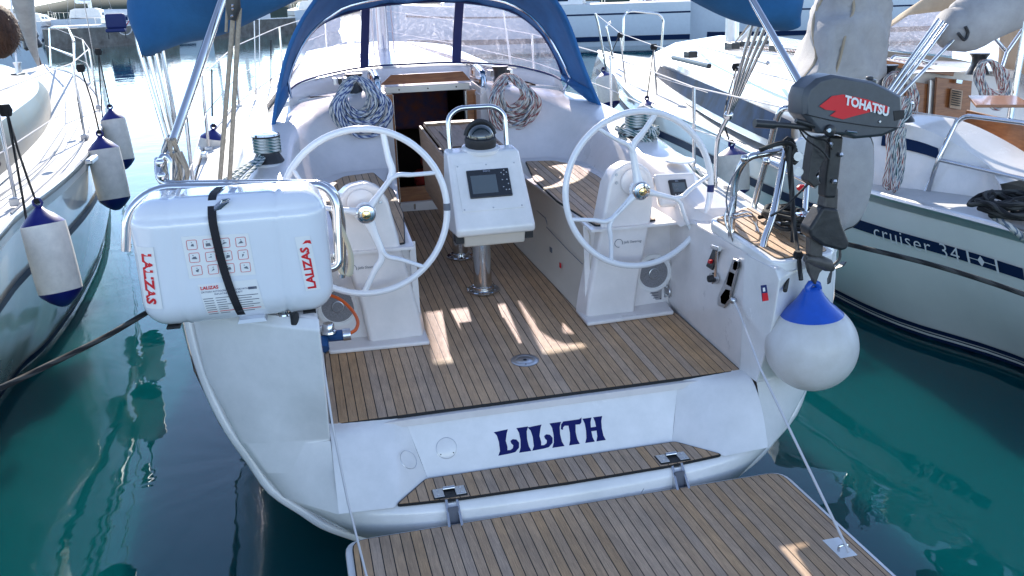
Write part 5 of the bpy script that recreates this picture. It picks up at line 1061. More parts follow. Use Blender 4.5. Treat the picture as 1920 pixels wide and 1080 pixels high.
for q in [((-3.165,7.074,1.5), 10,205),((-3.35,10.572,1.52),150,128),((-3.709,13.495,1.57),182,97),((-4.574,17.698,1.6),160,70)]:
    p = V(q[0]); tp_ = p+V((0.0,0,.80)); tops.append(tp_); s_ = node('stanchion', tuple(p), lb)
    tube('stanchion_tube', [p, tp_], .0135, STEEL, s_, 10); MB().box(p+V((0,0,.03)), (.07,.09,.06)).build('stanchion_base', STEELD, s_, bevel=.008)
tube('lifeline', [V((-2.9,1,2.25))]+tops+[V((-12.915,52.482,2.5))], .0065, ROPEL, lb, 6)
tube('lifeline', [V((-2.9,1,1.9))]+[t-V((0,0,.4)) for t in tops]+[V((-7.279,26.859,2.1))], .005, ROPEL, lb, 6)
bt = GL[-1]
for P in ([V((-6.395,23.148,1.72)), V((-8.067,31.251,2.5)), V((-7.094,29.121,2.5)), V((-3.803,13.106,2.5)), V((-5.582,21.553,1.66))], [V((-6.811,25.195,2.1)), V((-4.937,18.583,2.1))]): tube('pulpit', rounded(P, .3, 4), .02, STEEL, lb, 8)
fs = [(-5.334,17,1.799),(-5.506,17.5,3.43)]
tube('forestay_furled_sail', [(-6.374,22,1.818),(-6.189,21,2.258),(-5.972,20,3.228),(-5.727,19,4.207)], [.03,.10,.22,.25], GREYC, lb, 10)
MB().lathe([(.16,0),(.20,.06),(.16,.2),(.2,.24),(.16,.5),(.1,.55)], (-6.281,21.5,2.169), (-.2,0,1), 16).build('furling_drum', BLK, lb)
tube('anchor_chain', [(-6.384,22,2.121),(-6.342,22,1.816)], .04, RUST, lb)
tube('shroud', [(-4.256,12,2.156),(-4.217,12.2,3.116),(-4.155,12.5,4.183)], .011, WHITE, lb, 8)
tube('shroud', [(-3.942,15,2.025),(-3.879,14.6,3.299)], .007, STEEL, lb, 6)
fender((-2.809,6.25,1.628), (-2.74,6.15,0.98), .135, 'nearest white fender with blue ends on the left yacht, above its dark stripe', 'fenders hanging from the left yacht', [[(-2.979,6.6,2.214), (-2.895,6.4,1.913), (-2.815,6.25,1.649)],[(-2.979,6.6,2.214), (-2.94,6.45,1.909), (-2.935,6.4,1.511)]])
fender((-3.011,9.6,1.658), (-2.949,9.5,0.937), .15, 'middle white fender with blue ends on the left yacht, overlapping the one behind', 'fenders hanging from the left yacht', [[(-3.159,10,2.283), (-3.053,9.7,1.991), (-3.011,9.6,1.689)]])
fender((-3.232,11.6,1.733), (-3.164,11.5,1.029), .14, 'furthest white fender on the left yacht, half hidden behind the middle one', 'fenders hanging from the left yacht', [[(-3.334,12,2.372), (-3.233,11.6,1.764)],[(-3.334,12,2.372), (-3.384,11.8,1.468)]])
for q in ((-2.985,6.6,2.215), (-3.162,10,2.294), (-3.333,12,2.378)): MB().ball(q, .045, 8, (1,1,1.2)).build('rope_hitch', ROPEB, lb)
# ------------------------------------------------------------------ neighbour to starboard
rbt = thing('sailboat', 'white sailing yacht on the right with cruiser 34 on a navy hull stripe', 'sailboat', (5.3,8,0), 'yachts moored on either side')
GR = [V((3.70,1.5,1.2)), V((3.56,3.5,1.2))]+[V(p) for p in [(3.46,5.223,1.2),(3.359,6.479,1.2),(3.34,8.067,1.23),(3.522,9.432,1.27),(3.662,10.769,1.3),(3.687,11.9,1.35),(4.112,14.032,1.4),(6.642,22.675,1.5)]]
WLR = [V((4.25,1.5,0)), V((4.12,3.8,0))]+[V(p) for p in [(4.042,5.274,0),(3.735,6.242,0),(3.676,7.184,0)]]+[V((3.75,9.0,0)),V((4.15,12,0)),V((4.9,16,0)),V((5.7,19.5,0)),V((6.3,22.3,0))]
RS = (GR[-1].x-5.35)/(GR[-1].y-7)
RPT, RG = sidehull(GR, WLR, rbt, HULL_G, 5.35, 7, RS, [('hull_stripe',.158,.95,.212,.285,STRIPE),('boot_stripe',.0,.96,.90,.935,STRIPE),('boot_stripe',.0,.96,.945,.955,STRIPE),('boot_stripe',.0,.96,.975,1.03,STRIPE),('rubbing_strake',.0,.98,.015,.055,ALU)])
# lettering follows the hull side
def hulltext(s_, t0, t1, v0, v1, m):
    cu = bpy.data.curves.new('lettering', 'FONT'); cu.body = s_; cu.size = 1; cu.resolution_u = 3; cu.offset = -.006; cu.space_character = 1.12
    t = bpy.data.objects.new('lettering', cu); me = bpy.data.meshes.new_from_object(t); xs = [v.co.x for v in me.vertices]; ys = [v.co.y for v in me.vertices]; x0, x1, y0, y1 = min(xs), max(xs), min(ys), max(ys)
    b = MB(); b.add([RPT(lerp(t0,t1,(v.co.x-x0)/(x1-x0)), lerp(v1,v0,(v.co.y-y0)/(y1-y0)))-V((.022,0,0)) for v in me.vertices], [tuple(p.vertices) for p in me.polygons])
    b.build('lettering', m, rbt, merge=False); bpy.data.objects.remove(t)
hulltext('cruiser 34', .2245, .184, .205, .300, STICK)
for t0, t1, v0, v1 in ((.1805,.1795,.205,.29),(.1685,.1675,.205,.29),(.1795,.1685,.243,.248)):
    MB().grid([[RPT(lerp(t0,t1,i/4), lerp(v0,v1,k/2))-V((.024,0,0)) for i in range(5)] for k in range(3)]).build('emblem_line', STICK, rbt)
MB().face([RPT(.176,.245)-V((.025,0,0)), RPT(.1745,.212)-V((.025,0,0)), RPT(.173,.245)-V((.025,0,0)), RPT(.1745,.280)-V((.025,0,0))]).build('emblem_star', STICK, rbt)
# coachroof with the long dark window
cbr = spl([(5.684,17.223,1.45),(5.021,14.891,1.42),(4.47,12.936,1.38),(3.859,10.416,1.34),(3.482,8.501,1.32),(3.36,7.468,1.3)], 8)
ctr = spl([(5.146,15.451,1.8),(4.595,13.493,1.8),(4.397,12.263,1.8),(4.087,10.622,1.78),(3.635,8.715,1.76),(3.252,7.339,1.75)], 8)
def band2(a0, a1, k=3): return [[a.lerp(b_, lerp(a0,a1,i/k)) for a, b_ in zip(cbr, ctr)] for i in range(k+1)]
MB().grid(band2(0,.12)).build('coachroof_base', GEL, rbt, ang=60)
MB().grid(band2(.12,.80)).build('cabin_side', GEL, rbt, ang=60)
w0, w1 = 7, 40
MB().grid([[p+V((-.035,0,.008)) for p in r[w0:w1]] for r in [[a.lerp(b_, (.16+.60*i/3)) for a, b_ in zip(cbr, ctr)] for i in range(4)]]).build('cabin_window', GLASSD, rbt, ang=60)
MB().grid(band2(.80,1.0)+[[p+V((.06,.0,.05)) for p in ctr],[p+V((.5,.1,.20)) for p in ctr],[p+V((1.4,.22,.28)) for p in ctr],[p+V((2.6,.35,.22)) for p in ctr],[p+V((3.3,.4,-.3)) for p in ctr]]).build('coachroof', GEL, rbt, ang=45)
tube('genoa_track', [(3.569,10.896,2.05),(3.284,9.267,2.05)], .03, BLK, rbt, 6)
tube('grab_rail', rounded([(4.861,12.922,2.02),(4.587,12.302,2.1),(3.497,8.392,2.12),(3.768,8.841,2.04)], .05), .02, ALU, rbt, 8)
for q in ((3.654,10.562,2.1),(4.733,11.564,2.12),(4.866,10.668,2.12)): MB().box(q, (.12,.16,.08)).build('deck_block', BLK, rbt, bevel=.01)
# mast foot and vang of that yacht
MB().tube([(5.95,14,1.991),(5.944,14,2.534),(5.902,14,4.286)], .13, 12, flat=(.8,1)).build('mast_tube', ALU, rbt)
tube('vang', [(5.554,13,2.081),(5.741,12.5,2.556)], .035, ALU, rbt); tube('vang_rope', [(5.492,13,2.084),(5.614,12.5,2.546)], .012, ROPET, rbt)
for k in range(7):
    a = V((5.127,12.5,2.055)); tube('halyard', [a+V((.1*k,0,0)), a+V((.1*k-.1,-1.6,.0)), a+V((.1*k-.2,-4,-.05))], .012, [ROPEW,ROPEB,ROPER][k%3], rbt, 6)
    MB().box(a+V((.1*k,0,.0)), (.06,.12,.14)).build('mast_organiser', BLK, rbt, bevel=.01)
# foredeck pulpit, stanchions and lifelines
SP = [((3.489,5.87,1.2),1795,220),((3.579,9.547,1.27),1380,110),((3.713,11.365,1.33),1257,125),((3.739,12.538,1.4),1225,85)]
for P in ([V(p) for p in [(5.235,18,1.191),(5.032,18,2.306),(4.965,18,2.514)]], [V(p) for p in [(5.933,19,1.705),(5.953,19,2.444),(6.098,19,2.527),(6.758,19,2.438),(6.859,19,2.324),(6.821,19,1.667)]], [V(p) for p in [(5.351,18,1.612),(5.19,18,2.269),(5.293,18,2.327)]]): tube('pulpit', rounded(P, .25, 4), .026, STEEL, rbt, 8)
stt = []
for q, m_ in (((4.507,15,1.24),(4.377,15,2.223)),((4.249,13,1.211),(4.166,13,2.101)),((3.911,9.9,1.128),(3.927,9.9,1.978)),((3.799,6.3,1.132),(4.044,6.3,1.769))):
    tube('stanchion', [q, m_], .015, STEEL, rbt, 8); MB().box(V(q)+V((0,0,.03)), (.08,.1,.05)).build('stanchion_base', STEELD, rbt, bevel=.01); stt.append(V(m_))
tube('lifeline', [V((4.965,18,2.514))]+stt[:3]+[V((3.63,8,1.949)), V((3.698,6.9,1.824)), stt[3]], .0065, ROPEL, rbt, 6)
tube('lifeline', [V((5.121,18,1.886))]+[V(p) for p in [(4.436,15,1.755),(4.216,13,1.649),(3.932,9.9,1.579),(3.658,8,1.553),(3.789,6.9,1.441)]]+[V((3.922,6.3,1.44))], .005, ROPEL, rbt, 6)
for q in ((4.386,15,2.188),(4.175,13,2.077),(3.934,9.9,1.972)): MB().ball(q, .06, 8).build('rope_hitch', ROPEB, rbt)
fender((3.949,14.6,1.634), (4.008,14.4,1.028), .17, 'white fender with blue top at the bow of the right hand yacht beside the sprayhood', 'fenders on the right hand yacht', [[(4.377,15,2.206), (3.958,14.6,1.668)]])
fender((3.671,12,1.415), (3.622,11.8,0.835), .15, 'dark topped fender on the right hand yacht seen through the starboard steering wheel', 'fenders on the right hand yacht', [[(4.175,13,2.077), (3.671,12,1.444)]])
fender((3.04,8.2,1.343), (3.029,8.1,0.841), .16, 'blue topped fender on the right hand yacht hidden behind the stern rail hoop', 'fenders on the right hand yacht', [[(3.934,9.9,1.972), (3.097,8.5,1.622), (3.027,8.2,1.359)]])
tube('stern_rail', rounded([(3.828,6.3,1.102),(3.821,6.2,1.463),(3.982,6.2,1.813),(4.088,5.6,1.805),(4.049,5,1.812)], .12, 5), .019, STEEL, rbt, 12)
tube('stern_rail', [(3.841,6.2,1.462),(4.063,5.5,1.404),(4.132,5,1.386)], .016, STEEL, rbt, 10)
tube('bimini_leg', [(4.095,5.8,1.797),(4.106,5.8,2.143),(4.128,5.8,2.524)], .024, STEEL, rbt, 12)
# cockpit of the right hand yacht
ck = node('cockpit', (5,7.5,1.8), rbt)
co_ = [V(p) for p in [(3.349,7.45,1.304),(3.529,6.95,1.203),(3.657,6.6,1.186),(3.871,6.2,1.145),(4.052,5.7,1.112),(4.022,5.5,1.084)]]; ci = [V(p) for p in [(3.324,7.4,1.629),(3.57,7,1.693),(3.744,6.8,1.705),(3.939,6.5,1.653),(4.06,6,1.477),(3.901,5.6,1.37)]]
co_s, ci_s = spl(co_, 5), spl(ci, 5)
MB().grid([co_s, [a.lerp(b_,.5)+V((-.03,0,.02)) for a, b_ in zip(co_s,ci_s)], ci_s, [p+V((.42,.03,.03)) for p in ci_s], [p+V((.48,.03,-.5)) for p in ci_s]]).build('coaming', GEL, ck, ang=50)
st0 = [a.lerp(b_,.60)+V((-.045,0,.02)) for a, b_ in zip(co_s,ci_s)][10:17]; st1 = [a.lerp(b_,.78)+V((-.03,0,.012)) for a, b_ in zip(co_s,ci_s)][10:17]
MB().grid([st0, st1]).build('coaming_stripe', STRIPE, ck)
def yp(name, pts, m, th=.06, par=ck, bev=.004): return MB().prism(pts, (0,th,0)).build(name, m, par, bevel=bev)
yp('bulkhead', [(4.178,7.95,1.95),(4.429,7.95,2.09),(6.224,7.95,1.846),(6.362,7.95,1.01),(4.25,7.95,1.162)], GEL2, .05, ck, 0)
yp('companion_opening', [(4.746,7.91,1.913),(5.03,7.91,1.868),(5.065,7.91,1.38),(4.766,7.91,1.474)], WOOD, .03)
yp('door_frame', [(4.981,7.87,1.915),(5.069,7.87,1.895),(5.096,7.87,1.383),(5.006,7.87,1.416)], ALU, .03)
yp('wooden_door', [(5.026,7.83,1.941),(5.436,7.83,1.884),(5.468,7.83,1.3),(5.052,7.83,1.391)], WOOD, .03)
yp('door_louvre', [(5.178,7.79,1.828),(5.311,7.79,1.8),(5.312,7.79,1.612),(5.179,7.79,1.641)], TEAK, .02)
for k in range(7): yp('louvre_slat', [V((5.176,7.77,1.814))+V((0,0,-.022*k)), V((5.277,7.77,1.793))+V((0,0,-.022*k)), V((5.278,7.77,1.783))+V((0,0,-.022*k)), V((5.178,7.77,1.804))+V((0,0,-.022*k))], CAULK, .01, ck, 0)
yp('door_latch', [(5.205,7.77,1.92),(5.28,7.77,1.906),(5.273,7.77,1.866),(5.204,7.77,1.879)], STEEL, .02)
yp('hatch_trim', [(4.413,7.85,2.136),(5.237,7.85,1.98),(5.23,7.85,1.939),(4.4,7.85,2.086)], WOOD, .10)
tube('grab_handle', rounded([(5.056,8.6,2.069),(5.078,8.6,2.101),(5.367,8.6,2.066),(5.537,8.6,2.014)], .04), .02, STEEL, ck, 8)
MB().prism([(3.661,5.752,2),(3.928,5.586,2),(3.604,5.082,2),(3.313,5.253,2)], (0,0,.02)).build('table_top', WOOD, ck, bevel=.004)
for k in range(3): MB().prism([V((4.625,6.9,1.742))+V((0,0,-.0)), V((4.525,5.9,1.71)), V((4.525,5.9,1.71))+V((0,0,-.36)), V((4.625,6.9,1.742))+V((-.05,0,-.36))], (.02,.02,0)).build('table_leaf', WOOD, ck, bevel=.003) if k == 0 else None
# beige sprayhood with its crumpled clear window
bh = node('beige_sprayhood', (5.6,9,2.4), rbt)
lo2 = spl([(5.504,9.6,2.121),(5.752,9.3,2.074),(6.229,9,1.996),(6.396,8.6,1.877),(6.437,8.2,1.734)], 5); hi2 = spl([(5.526,9.6,2.252),(5.625,9.2,2.547),(5.996,8.9,2.618),(6.173,8.4,2.635),(6.255,7.9,2.526)], 5)
MB().grid([lo2, [p+V((0,-.05,-.12)) for p in lo2]]).build('hood_hem', BEIGEC, bh, solid=.006)
MB().grid([[a.lerp(b_, .04+.9*k/5)+V((0,.03*math.sin(3*k),0)) for a, b_ in zip(lo2[:17],hi2[:17])] for k in range(6)]).build('window_pane', VIN, bh, ang=80)
MB().grid([[a.lerp(b_, k/3) for a, b_ in zip(lo2[15:],hi2[15:])] for k in range(4)]).build('hood_side', BEIGEC, bh, ang=80, solid=.006)
MB().grid([hi2, [p+V((.05,-.5,.25)) for p in hi2], [p+V((.1,-1.1,.3)) for p in hi2]]).build('hood_top', BEIGEC, bh, ang=80, solid=.006)
for P in ([(5.222,7.5,2.417),(5.507,7.5,2.172)], [(5.642,7.45,2.427),(5.462,7.45,2.176),(5.419,7.45,1.996)]): tube('hood_frame', P, .018, STEEL, bh, 8)
# folded grey bimini with its bundle of bows
gb = node('grey_bimini', (5,7,3), rbt)
cen_ = spl([(4.528,7.2,2.471),(4.709,7.2,2.432),(5.024,7.2,2.568),(5.564,7.2,2.734),(6.231,7.2,2.901)], 4)
MB().tube(cen_, [.14,.16,.18,.2,.22,.24,.25,.25,.25,.25,.25,.25,.25,.25,.25,.25,.25], 14, flat=(1,1)).build('folded_canvas', GREYC, gb, ang=80)
for k, (a, b_) in enumerate((((3.883,7,1.932),(4.4,7.1,2.518)),((3.921,7,1.92),(4.446,7.1,2.498)),((3.965,7,1.909),(4.493,7.1,2.469)),((4.004,7,1.888),(4.634,7.1,2.392)))): tube('folded_bow', [a, b_], .016, STEEL, gb, 8)
tube('bow_strap', spl([(4.53,7,2.398),(4.603,7,2.337),(4.633,7,2.394),(4.599,7,2.449)],4), .014, BLK, gb, 6)
# big grey canvas hood standing over the side deck
gh = thing('canvas_cover', 'tall grey canvas cover standing on the right hand yacht behind the outboard motor', 'cover', (4.489,8.6,1.888))
rowsG = []
edges = [((3.283,7.6,2.139),(2.927,6.8,2.094),(3.205,6.8,2.058),(3.798,7,2.036),(4.244,7.6,2.069)),
         ((3.367,7.6,2.323),(3.103,6.9,2.251),(3.263,6.8,2.249),(3.802,7,2.259),(4.249,7.6,2.286)),
         ((3.387,7.5,2.532),(3.119,7,2.462),(3.312,6.8,2.522),(3.817,7,2.457),(4.178,7.5,2.503)),
         ((3.377,7.4,2.69),(3.19,7.1,2.595),(3.419,6.9,2.622),(3.807,7,2.652),(4.098,7.4,2.69)),
         ((3.443,7.4,2.843),(3.262,7.1,2.755),(3.405,6.9,2.769),(3.811,7,2.801),(4.1,7.4,2.87))]
for r in edges: rowsG.append(spl(r, 5))
rr_ = [list(c) for c in zip(*[spl([r[i] for r in rowsG], 4) for i in range(len(rowsG[0]))])]
rg = random.Random(8)
MB().grid([[p+V((.01*math.sin(i*.9+j),.035*math.sin(i*1.7+j*.8),0)) for i, p in enumerate(r)] for j, r in enumerate(rr_)]).build('cover_fabric', GREYC, gh, ang=80, solid=.008)
MB().tube(spl([e[2] for e in edges], 4), .012, 6).build('cover_zip', BEIGEC, gh)
MB().tube(spl([e[1] for e in edges], 4), .014, 6).build('cover_hem', BEIGEC, gh)
# winches and rope coils on that yacht
for q, lbl in (((4.084,7.3,2.047), 'rope coil hanging from a black winch just right of the grey canvas cover'),((5.035,7.3,2.106), 'grey flecked rope coil draped over the cabin winch right of the wooden door')):
    winch(V(q)-V((0,0,.1)), .09, .20, rbt, 'halyard_winch', False)
    t = thing('rope_coil', lbl, 'rope', q, 'rope coils on the right hand yacht'); rg = random.Random(int(q[0]*100))
    for k in range(18):
        d = rg.uniform(.28,.46); a = rg.uniform(.08,.17); P = [V(q)+V((a*math.sin(j*math.pi/5)+.12*(1-math.cos(j*math.pi/5))*.7+rg.uniform(-.015,.015), -.10+rg.uniform(-.03,.03), .03-d*(1-math.cos(j*math.pi/5))/2)) for j in range(10)]
        tube('rope_turn', spl(P, 4, True), .0105, ROPER if k%3 else ROPEW, t, 6, True)
t = thing('rope_coil', 'long rope hank hanging down the white coaming beside the outboard motor', 'rope', (3.361,6.2,1.85), 'rope coils on the right hand yacht'); rg = random.Random(77)
winch(V((3.738,6.6,1.851))-V((0,0,.12)), .10, .16, rbt, 'sheet_winch')
for k in range(20):
    x = rg.uniform(-.05,.06); P = [V(p)+V((x+rg.uniform(-.02,.02)+(j==2)*x*.3, rg.uniform(-.03,.03), rg.uniform(-.03,.03))) for j, p in enumerate([(3.584,6.35,1.947),(3.559,6.35,1.823),(3.482,6.35,1.721),(3.485,6.35,1.507),(3.521,6.35,1.264),(3.561,6.35,1.261),(3.565,6.35,1.502),(3.531,6.35,1.718)])]
    tube('rope_turn', spl(P, 4), .0105, [ROPEW,ROPER,ROPEG][k%3], t, 6)
t = thing('mooring_rope', 'black mooring rope bundle on the aft deck of the right hand yacht', 'rope', (3.627,5.138,1.25)); rg = random.Random(31)
for k in range(14):
    c = V((3.456,4.934,1.32)); a0 = rg.uniform(0,6); r_ = rg.uniform(.1,.26); P = [c+V((r_*math.cos(a0+j*.7)*1.1+rg.uniform(-.04,.04), r_*math.sin(a0+j*.7)+rg.uniform(-.04,.04), .007*k+rg.uniform(-.02,.05))) for j in range(9)]
    tube('rope_turn', spl(P, 4), .017, ROPEB, t)
tube('line', spl([(3.364,5.078,1.36),(3.351,5.018,1.3),(3.356,4.832,1.25),(3.926,5.11,0.9)], 5), .021, ROPEW, t)
MB().prism([(3.871,5.745,1.235),(3.892,5.281,1.235),(3.694,4.924,1.235),(3.601,5.307,1.235)], (0,0,.012)).build('teak_patch', TEAK, rbt)
# ------------------------------------------------------------------ background yachts, quay, masts
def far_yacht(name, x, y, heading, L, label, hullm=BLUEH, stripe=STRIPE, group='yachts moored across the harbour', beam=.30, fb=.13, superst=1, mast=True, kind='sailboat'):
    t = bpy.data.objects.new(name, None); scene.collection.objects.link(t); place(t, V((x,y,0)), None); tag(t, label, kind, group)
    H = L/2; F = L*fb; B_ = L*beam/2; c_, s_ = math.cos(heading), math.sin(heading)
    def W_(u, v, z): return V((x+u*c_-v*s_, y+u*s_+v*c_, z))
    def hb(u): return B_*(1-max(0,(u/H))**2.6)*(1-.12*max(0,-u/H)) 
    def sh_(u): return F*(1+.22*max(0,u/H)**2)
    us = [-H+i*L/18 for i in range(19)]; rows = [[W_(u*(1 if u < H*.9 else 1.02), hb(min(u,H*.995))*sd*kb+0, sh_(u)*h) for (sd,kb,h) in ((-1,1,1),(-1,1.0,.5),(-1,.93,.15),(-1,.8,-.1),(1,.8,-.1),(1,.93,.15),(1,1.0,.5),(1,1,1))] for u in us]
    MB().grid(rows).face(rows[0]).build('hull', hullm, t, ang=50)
    for sd in (-1,1):
        MB().grid([[W_(u, (hb(u)*1.003+.01)*sd, sh_(u)*.78) for u in us[:-2]],[W_(u, (hb(u)*1.003+.01)*sd, sh_(u)*.74) for u in us[:-2]]]).build('hull_stripe', stripe, t)
        MB().grid([[W_(u, (hb(u)*.965+.012)*sd, sh_(u)*.24) for u in us[:-2]],[W_(u, (hb(u)*.93+.02)*sd, sh_(u)*.12) for u in us[:-2]]]).build('boot_stripe', stripe, t)
    MB().grid([[W_(u, -hb(u)*.99, sh_(u)) for u in us], [W_(u, 0, sh_(u)+.08) for u in us], [W_(u, hb(u)*.99, sh_(u)) for u in us]]).build('deck', NONSKID, t, ang=60)
    if superst:
        k0, k1 = -.35*H, .55*H; b = MB(); n = 10; rw = []
        for i in range(n+1):
            u = lerp(k0,k1,i/n); e = (1-(i/n)**3*.8); h = L*.045*superst*(1-(i/n)**3*.75); z = sh_(u); v = min(hb(u)*.68, B_*.62)
            rw.append([W_(u,-v,z),W_(u,-v*.86,z+h*.85),W_(u,-v*.6,z+h),W_(u,v*.6,z+h),W_(u,v*.86,z+h*.85),W_(u,v,z)])
        b.grid(rw).face(rw[0]); b.build('coachroof', GEL, t, ang=30)
        for sd in (-1,1):
            for q in range(3):
                a0, a1 = .10+q*.28, .32+q*.28; f = []
                for a, hh in ((a0,.3),(a1,.3),(a1,.68),(a0,.68)):
                    u = lerp(k0,k1,a); h = L*.045*superst*(1-a**3*.75)*.85; v = min(hb(u)*.68, B_*.62); f.append(W_(u,(v*(1-.14*hh)+.015)*sd,sh_(u)+h*hh))
                MB().face(f).build('window', GLASSD, t)
    for sd in (-1,1):
        for q in range(6):
            u = -H*.8+q*H*.33; MB().tube([W_(u,hb(u)*.94*sd,sh_(u)),W_(u,hb(u)*.94*sd,sh_(u)+.75)], .018, 5).build('stanchion', STEEL, t)
        MB().tube([W_(-H*.8+q*H*.33, hb(-H*.8+q*H*.33)*.94*sd, sh_(-H*.8+q*H*.33)+.75) for q in range(6)], .012, 5).build('lifeline', ROPEL, t)
    if mast:
        MB().tube([W_(.08*H,0,F),W_(.06*H,0,L*1.35)], .012*L, 8).build('mast', ALU, t)
        MB().tube([W_(.06*H,0,F+L*.10),W_(-.75*H,0,F+L*.095)], .012*L, 8).build('boom', ALU, t)
        MB().tube([W_(.04*H,0,F+L*.125),W_(-.72*H,0,F+L*.11)], [.024*L,.014*L], 10).build('sail_cover', BIMC if int(x)%2 else GREYC, t)
        for e in (W_(H*.97,0,sh_(H)), W_(-H*.97,0,F)): MB().tube([e, W_(.06*H,0,L*1.33)], .012, 4).build('stay', STEELD, t)
        for sd in (-1,1): MB().tube([W_(.02*H,hb(0)*.9*sd,F), W_(.06*H,0,L*.9)], .010, 4).build('shroud', STEELD, t)
    return t
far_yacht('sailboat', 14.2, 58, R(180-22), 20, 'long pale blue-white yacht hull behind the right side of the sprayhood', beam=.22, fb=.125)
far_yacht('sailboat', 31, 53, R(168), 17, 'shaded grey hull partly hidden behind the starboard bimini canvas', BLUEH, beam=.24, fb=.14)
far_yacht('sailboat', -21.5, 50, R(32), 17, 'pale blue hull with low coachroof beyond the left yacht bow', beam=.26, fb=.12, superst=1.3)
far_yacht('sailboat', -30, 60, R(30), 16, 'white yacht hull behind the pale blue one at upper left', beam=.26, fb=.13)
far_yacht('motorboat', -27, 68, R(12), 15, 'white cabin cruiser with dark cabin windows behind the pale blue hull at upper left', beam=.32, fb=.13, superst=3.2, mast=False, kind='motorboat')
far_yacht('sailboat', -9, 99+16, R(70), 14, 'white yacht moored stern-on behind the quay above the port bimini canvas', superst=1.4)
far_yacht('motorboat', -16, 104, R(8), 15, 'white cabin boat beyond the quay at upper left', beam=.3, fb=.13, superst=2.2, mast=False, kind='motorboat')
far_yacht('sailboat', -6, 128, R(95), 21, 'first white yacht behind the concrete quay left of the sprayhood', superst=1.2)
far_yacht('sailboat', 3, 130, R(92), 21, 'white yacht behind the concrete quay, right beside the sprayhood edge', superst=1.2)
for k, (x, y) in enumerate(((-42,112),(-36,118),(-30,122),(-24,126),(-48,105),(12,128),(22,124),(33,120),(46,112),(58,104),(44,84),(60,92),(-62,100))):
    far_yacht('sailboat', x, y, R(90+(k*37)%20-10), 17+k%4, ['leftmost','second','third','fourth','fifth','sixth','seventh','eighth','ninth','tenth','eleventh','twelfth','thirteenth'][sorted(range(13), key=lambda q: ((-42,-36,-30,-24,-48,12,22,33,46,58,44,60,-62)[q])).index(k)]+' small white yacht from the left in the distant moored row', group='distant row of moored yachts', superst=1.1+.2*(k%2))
qy = MB(); qy.prism([(-19,93,-1.5),(1,120,-1.5),(-1,123,-1.5),(-23,96,-1.5)], (0,0,3.3)); qy.build('quay', CONC, bevel=.08)['kind'] = 'structure'
qr = MB().prism([(-19.1,92.9,1.8),(1.1,119.9,1.8),(1.0,120.3,1.8),(-19.4,93.2,1.8)], (0,0,.12)).build('quay_edge', GEL, None); qr['kind'] = 'structure'
# bicycle and blue chair on the quay
bi = thing('bicycle', 'bicycle leaning beside a dark blue padded chair on the far quay', 'bicycle', (-8.753,49.773,1.9))
wc_ = V((-14.79,90,1.738))
for dx in (0,2.5): MB().tube([wc_+V((dx+.62*math.cos(a),0,.62*math.sin(a))) for a in [k*.5 for k in range(13)]], .05, 6, True).build('wheel', STEELD, bi)
MB().tube([wc_, wc_+V((.8,0,1.0)), wc_+V((2.0,0,1.0)), wc_+V((2.5,0,0)), wc_+V((1.3,0,0)), wc_+V((.8,0,1.0))], .05, 6).build('frame', RED, bi)
tb_ = thing('padded_chair', 'dark blue padded chair standing on the far quay', 'chair', (-10.468,57.6,1.9))
q = V((-15.146,88,2.323)); MB().box(q, (1.7,.5,1.3)).build('backrest', NAVY, tb_, bevel=.25, seg=3); MB().box(q+V((0,-.5,-.75)), (1.6,1.1,.3)).build('seat', NAVY, tb_, bevel=.1)
for dx in (-.7,.7): MB().box(q+V((dx,-.4,-1.1)), (.08,.08,.7)).build('leg', BLK, tb_)
# ------------------------------------------------------------------ person on the left yacht, only the hair shows at the photo's edge
pe = thing('person', 'person with brown hair leaning in at the top left edge of the photo', 'person', (-3.9,6.0,1.55))
hc = V((-2.862,6.2,2.706))
def skin(name, V_, E_, rad, m, par, root=0):
    me = bpy.data.meshes.new(name); c = V(V_[0]); me.from_pydata([tuple(V(p)-c) for p in V_], E_, []); o = bpy.data.objects.new(name, me); scene.collection.objects.link(o); place(o, c, par)
    md = o.modifiers.new('skin', 'SKIN'); me.skin_vertices[0].data[root].use_root = True
    for i, r_ in enumerate(rad): me.skin_vertices[0].data[i].radius = (r_, r_)
    o.modifiers.new('sub', 'SUBSURF').levels = 2; o.modifiers['sub'].render_levels = 2; me.materials.append(m); return o
pel = hc+V((-.95,-.05,-.62)); ch = hc+V((-.40,-.02,-.30)); nk = hc+V((-.13,0,-.14))
skin('body', [pel, pel.lerp(ch,.5), ch, nk, hc+V((-.02,0,-.02)), ch+V((-.05,.25,-.05)), ch+V((.05,.38,-.32)), ch+V((.2,.30,-.55)), ch+V((-.05,-.25,-.05)), ch+V((.0,-.38,-.32)), ch+V((.12,-.30,-.55)), pel+V((.05,.16,-.1)), pel+V((.45,.2,-.25)), pel+V((.42,.2,-.72)), pel+V((.05,-.16,-.1)), pel+V((.45,-.2,-.25)), pel+V((.42,-.2,-.72))],
     [(0,1),(1,2),(2,3),(3,4),(2,5),(5,6),(6,7),(2,8),(8,9),(9,10),(0,11),(11,12),(12,13),(0,14),(14,15),(15,16)], [.17,.16,.18,.07,.09,.09,.055,.04,.09,.055,.04,.13,.10,.06,.13,.10,.06], SHIRT, pe)
MB().ball(hc, .145, 20, (.9,1,1.08)).build('head', SKIN, pe, ang=80)
hm = MB(); rg = random.Random(12)
hm.ball(hc+V((0,0,.015)), .158, 20, (.95,1.02,1.08))
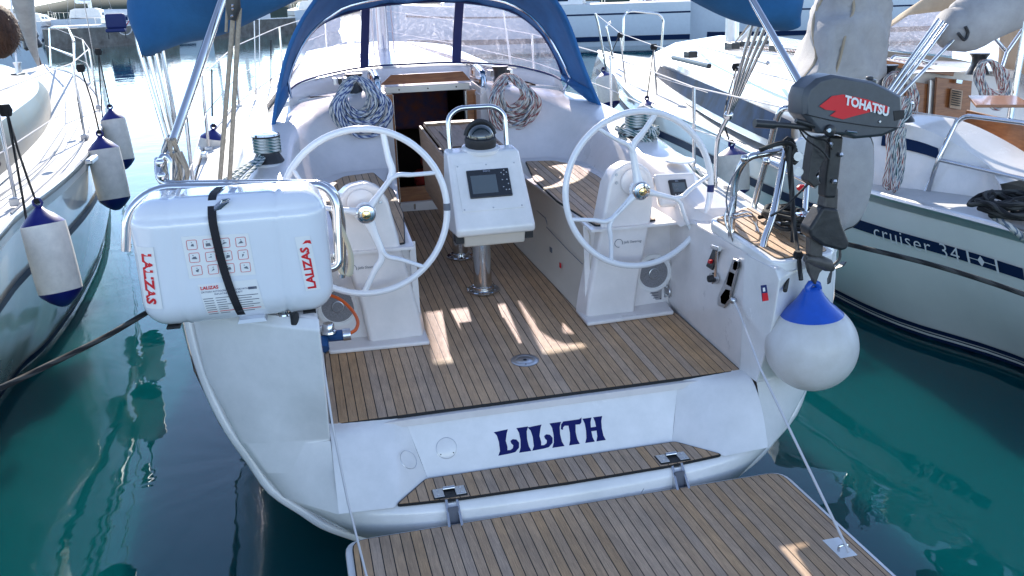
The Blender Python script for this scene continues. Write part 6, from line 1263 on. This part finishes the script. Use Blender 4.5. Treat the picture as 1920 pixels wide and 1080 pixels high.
for k in range(900):
    a, z = rg.uniform(0,6.283), rg.uniform(-.75,1); s2 = math.sqrt(1-z*z); n_ = V((s2*math.cos(a)*.95, s2*math.sin(a)*1.02, z*1.08)); p = hc+n_*.156+V((0,0,.015)); tdir = V((rg.uniform(-.4,.4), rg.uniform(-.4,.4), -.8)).normalized()
    e = p+n_*rg.uniform(.010,.022)+tdir*rg.uniform(.02,.05); w2 = n_.cross(tdir).normalized()*.003; hm.add([p-w2, p+w2, e], [(0,1,2)])
hm.build('hair', HAIR, pe, ang=80, merge=False)

# small marks and wear that belong to the place
rg = random.Random(44)
for k in range(14):
    x = rg.uniform(-1.6,1.6); z = rg.uniform(.16,.36); y = 3.93+.12*abs(x/1.25)**2.4-.055
    if abs(x) < 1.1: MB().tube([(x, y+.004, z), (x+rg.uniform(-.02,.02), y+.004, z-.03)], .0012, 4).build('scuff', GREYP, boat)
for s_ in (-1, 1):   # cleats on the quarters
    c = V((s_*1.62, 4.75, bz(4.75,1.355))); MB().tube([c+V((0,-.10,.05)), c+V((0,.10,.05))], [.010,.014,.010] if False else .013, 10).build('cleat_horn', STEEL, boat)
    for d in (-.035,.035): MB().tube([c+V((0,d,0)), c+V((0,d,.05))], .012, 8).build('cleat_leg', STEEL, boat)
# fender line and eye ring on the ball fender

t = thing('rope_coil', 'weathered rope hank hanging on the port stern rail behind the life raft', 'rope', (-1.789,4.85,2.101)); rg = random.Random(61)
for k in range(16):
    x = rg.uniform(-.05,.07); P = [V(p)+V((x*f_+rg.uniform(-.006,.006), rg.uniform(-.02,.02), rg.uniform(-.01,.01))) for p, f_ in zip([(-1.784,4.85,2.176),(-1.79,4.85,2.115),(-1.795,4.85,2.02),(-1.795,4.85,1.943),(-1.775,4.85,2.018),(-1.782,4.85,2.114)], (.3,.6,1,1,1,.6))]
    tube('rope_turn', spl(P, 4), .0085, ROPET if k%3 else ROPEW, t, 6)
# deck seams, hatch and cleat on the left yacht
for zz, pts in ((0,[(-3.348,7.111,1.535),(-3.353,8.52,1.535),(-3.57,10.569,1.535),(-4.064,13.345,1.535),(-4.812,16.664,1.535),(-5.821,20.362,1.535)]),(0,[(-3.077,6.597,1.535),(-3.134,8.099,1.535),(-3.272,9.895,1.535),(-3.581,12.155,1.535),(-4.196,15.339,1.535),(-5.298,19.992,1.535)])):
    tube('deck_seam', spl(pts, 6), .007, GREYP, lb, 5)
MB().box((-2.929,8.637,1.57), (.06,.30,.05)).build('deck_cleat', STEELD, lb, bevel=.015)

tube('cowl_seam', [(1.141,3.806,2.24),(1.289,3.806,2.201),(1.521,3.806,2.157),(1.662,3.806,2.143)], .0022, RUB, ob, 5)
tube('cowl_latch', [(1.369,3.8,2.147),(1.421,3.8,2.138)], .006, STEELD, ob, 6)
tube('throttle_cable', spl([(1.144,3.84,2.171),(1.204,3.84,2.127),(1.285,3.84,2.102),(1.323,3.84,2.058)], 4), .005, RUB, ob, 6)
tube('throttle_cable', spl([(1.13,3.84,2.182),(1.182,3.84,2.114),(1.266,3.84,2.057),(1.315,3.84,2.007)], 4), .004, RUB, ob, 6)
for q in ((1.165,3.86,2.041), (1.171,3.86,1.968)):
    MB().lathe([(.010,0),(.010,.05),(.022,.052),(.022,.06)], q, (-.6,-.8,0), 12).build('clamp_screw', STEELD, ob)
tube('safety_line', spl([(1.376,4,1.925),(1.264,4,1.825),(1.18,4,1.75),(1.108,4,1.715)], 5), .006, ROPEB, ob, 6)
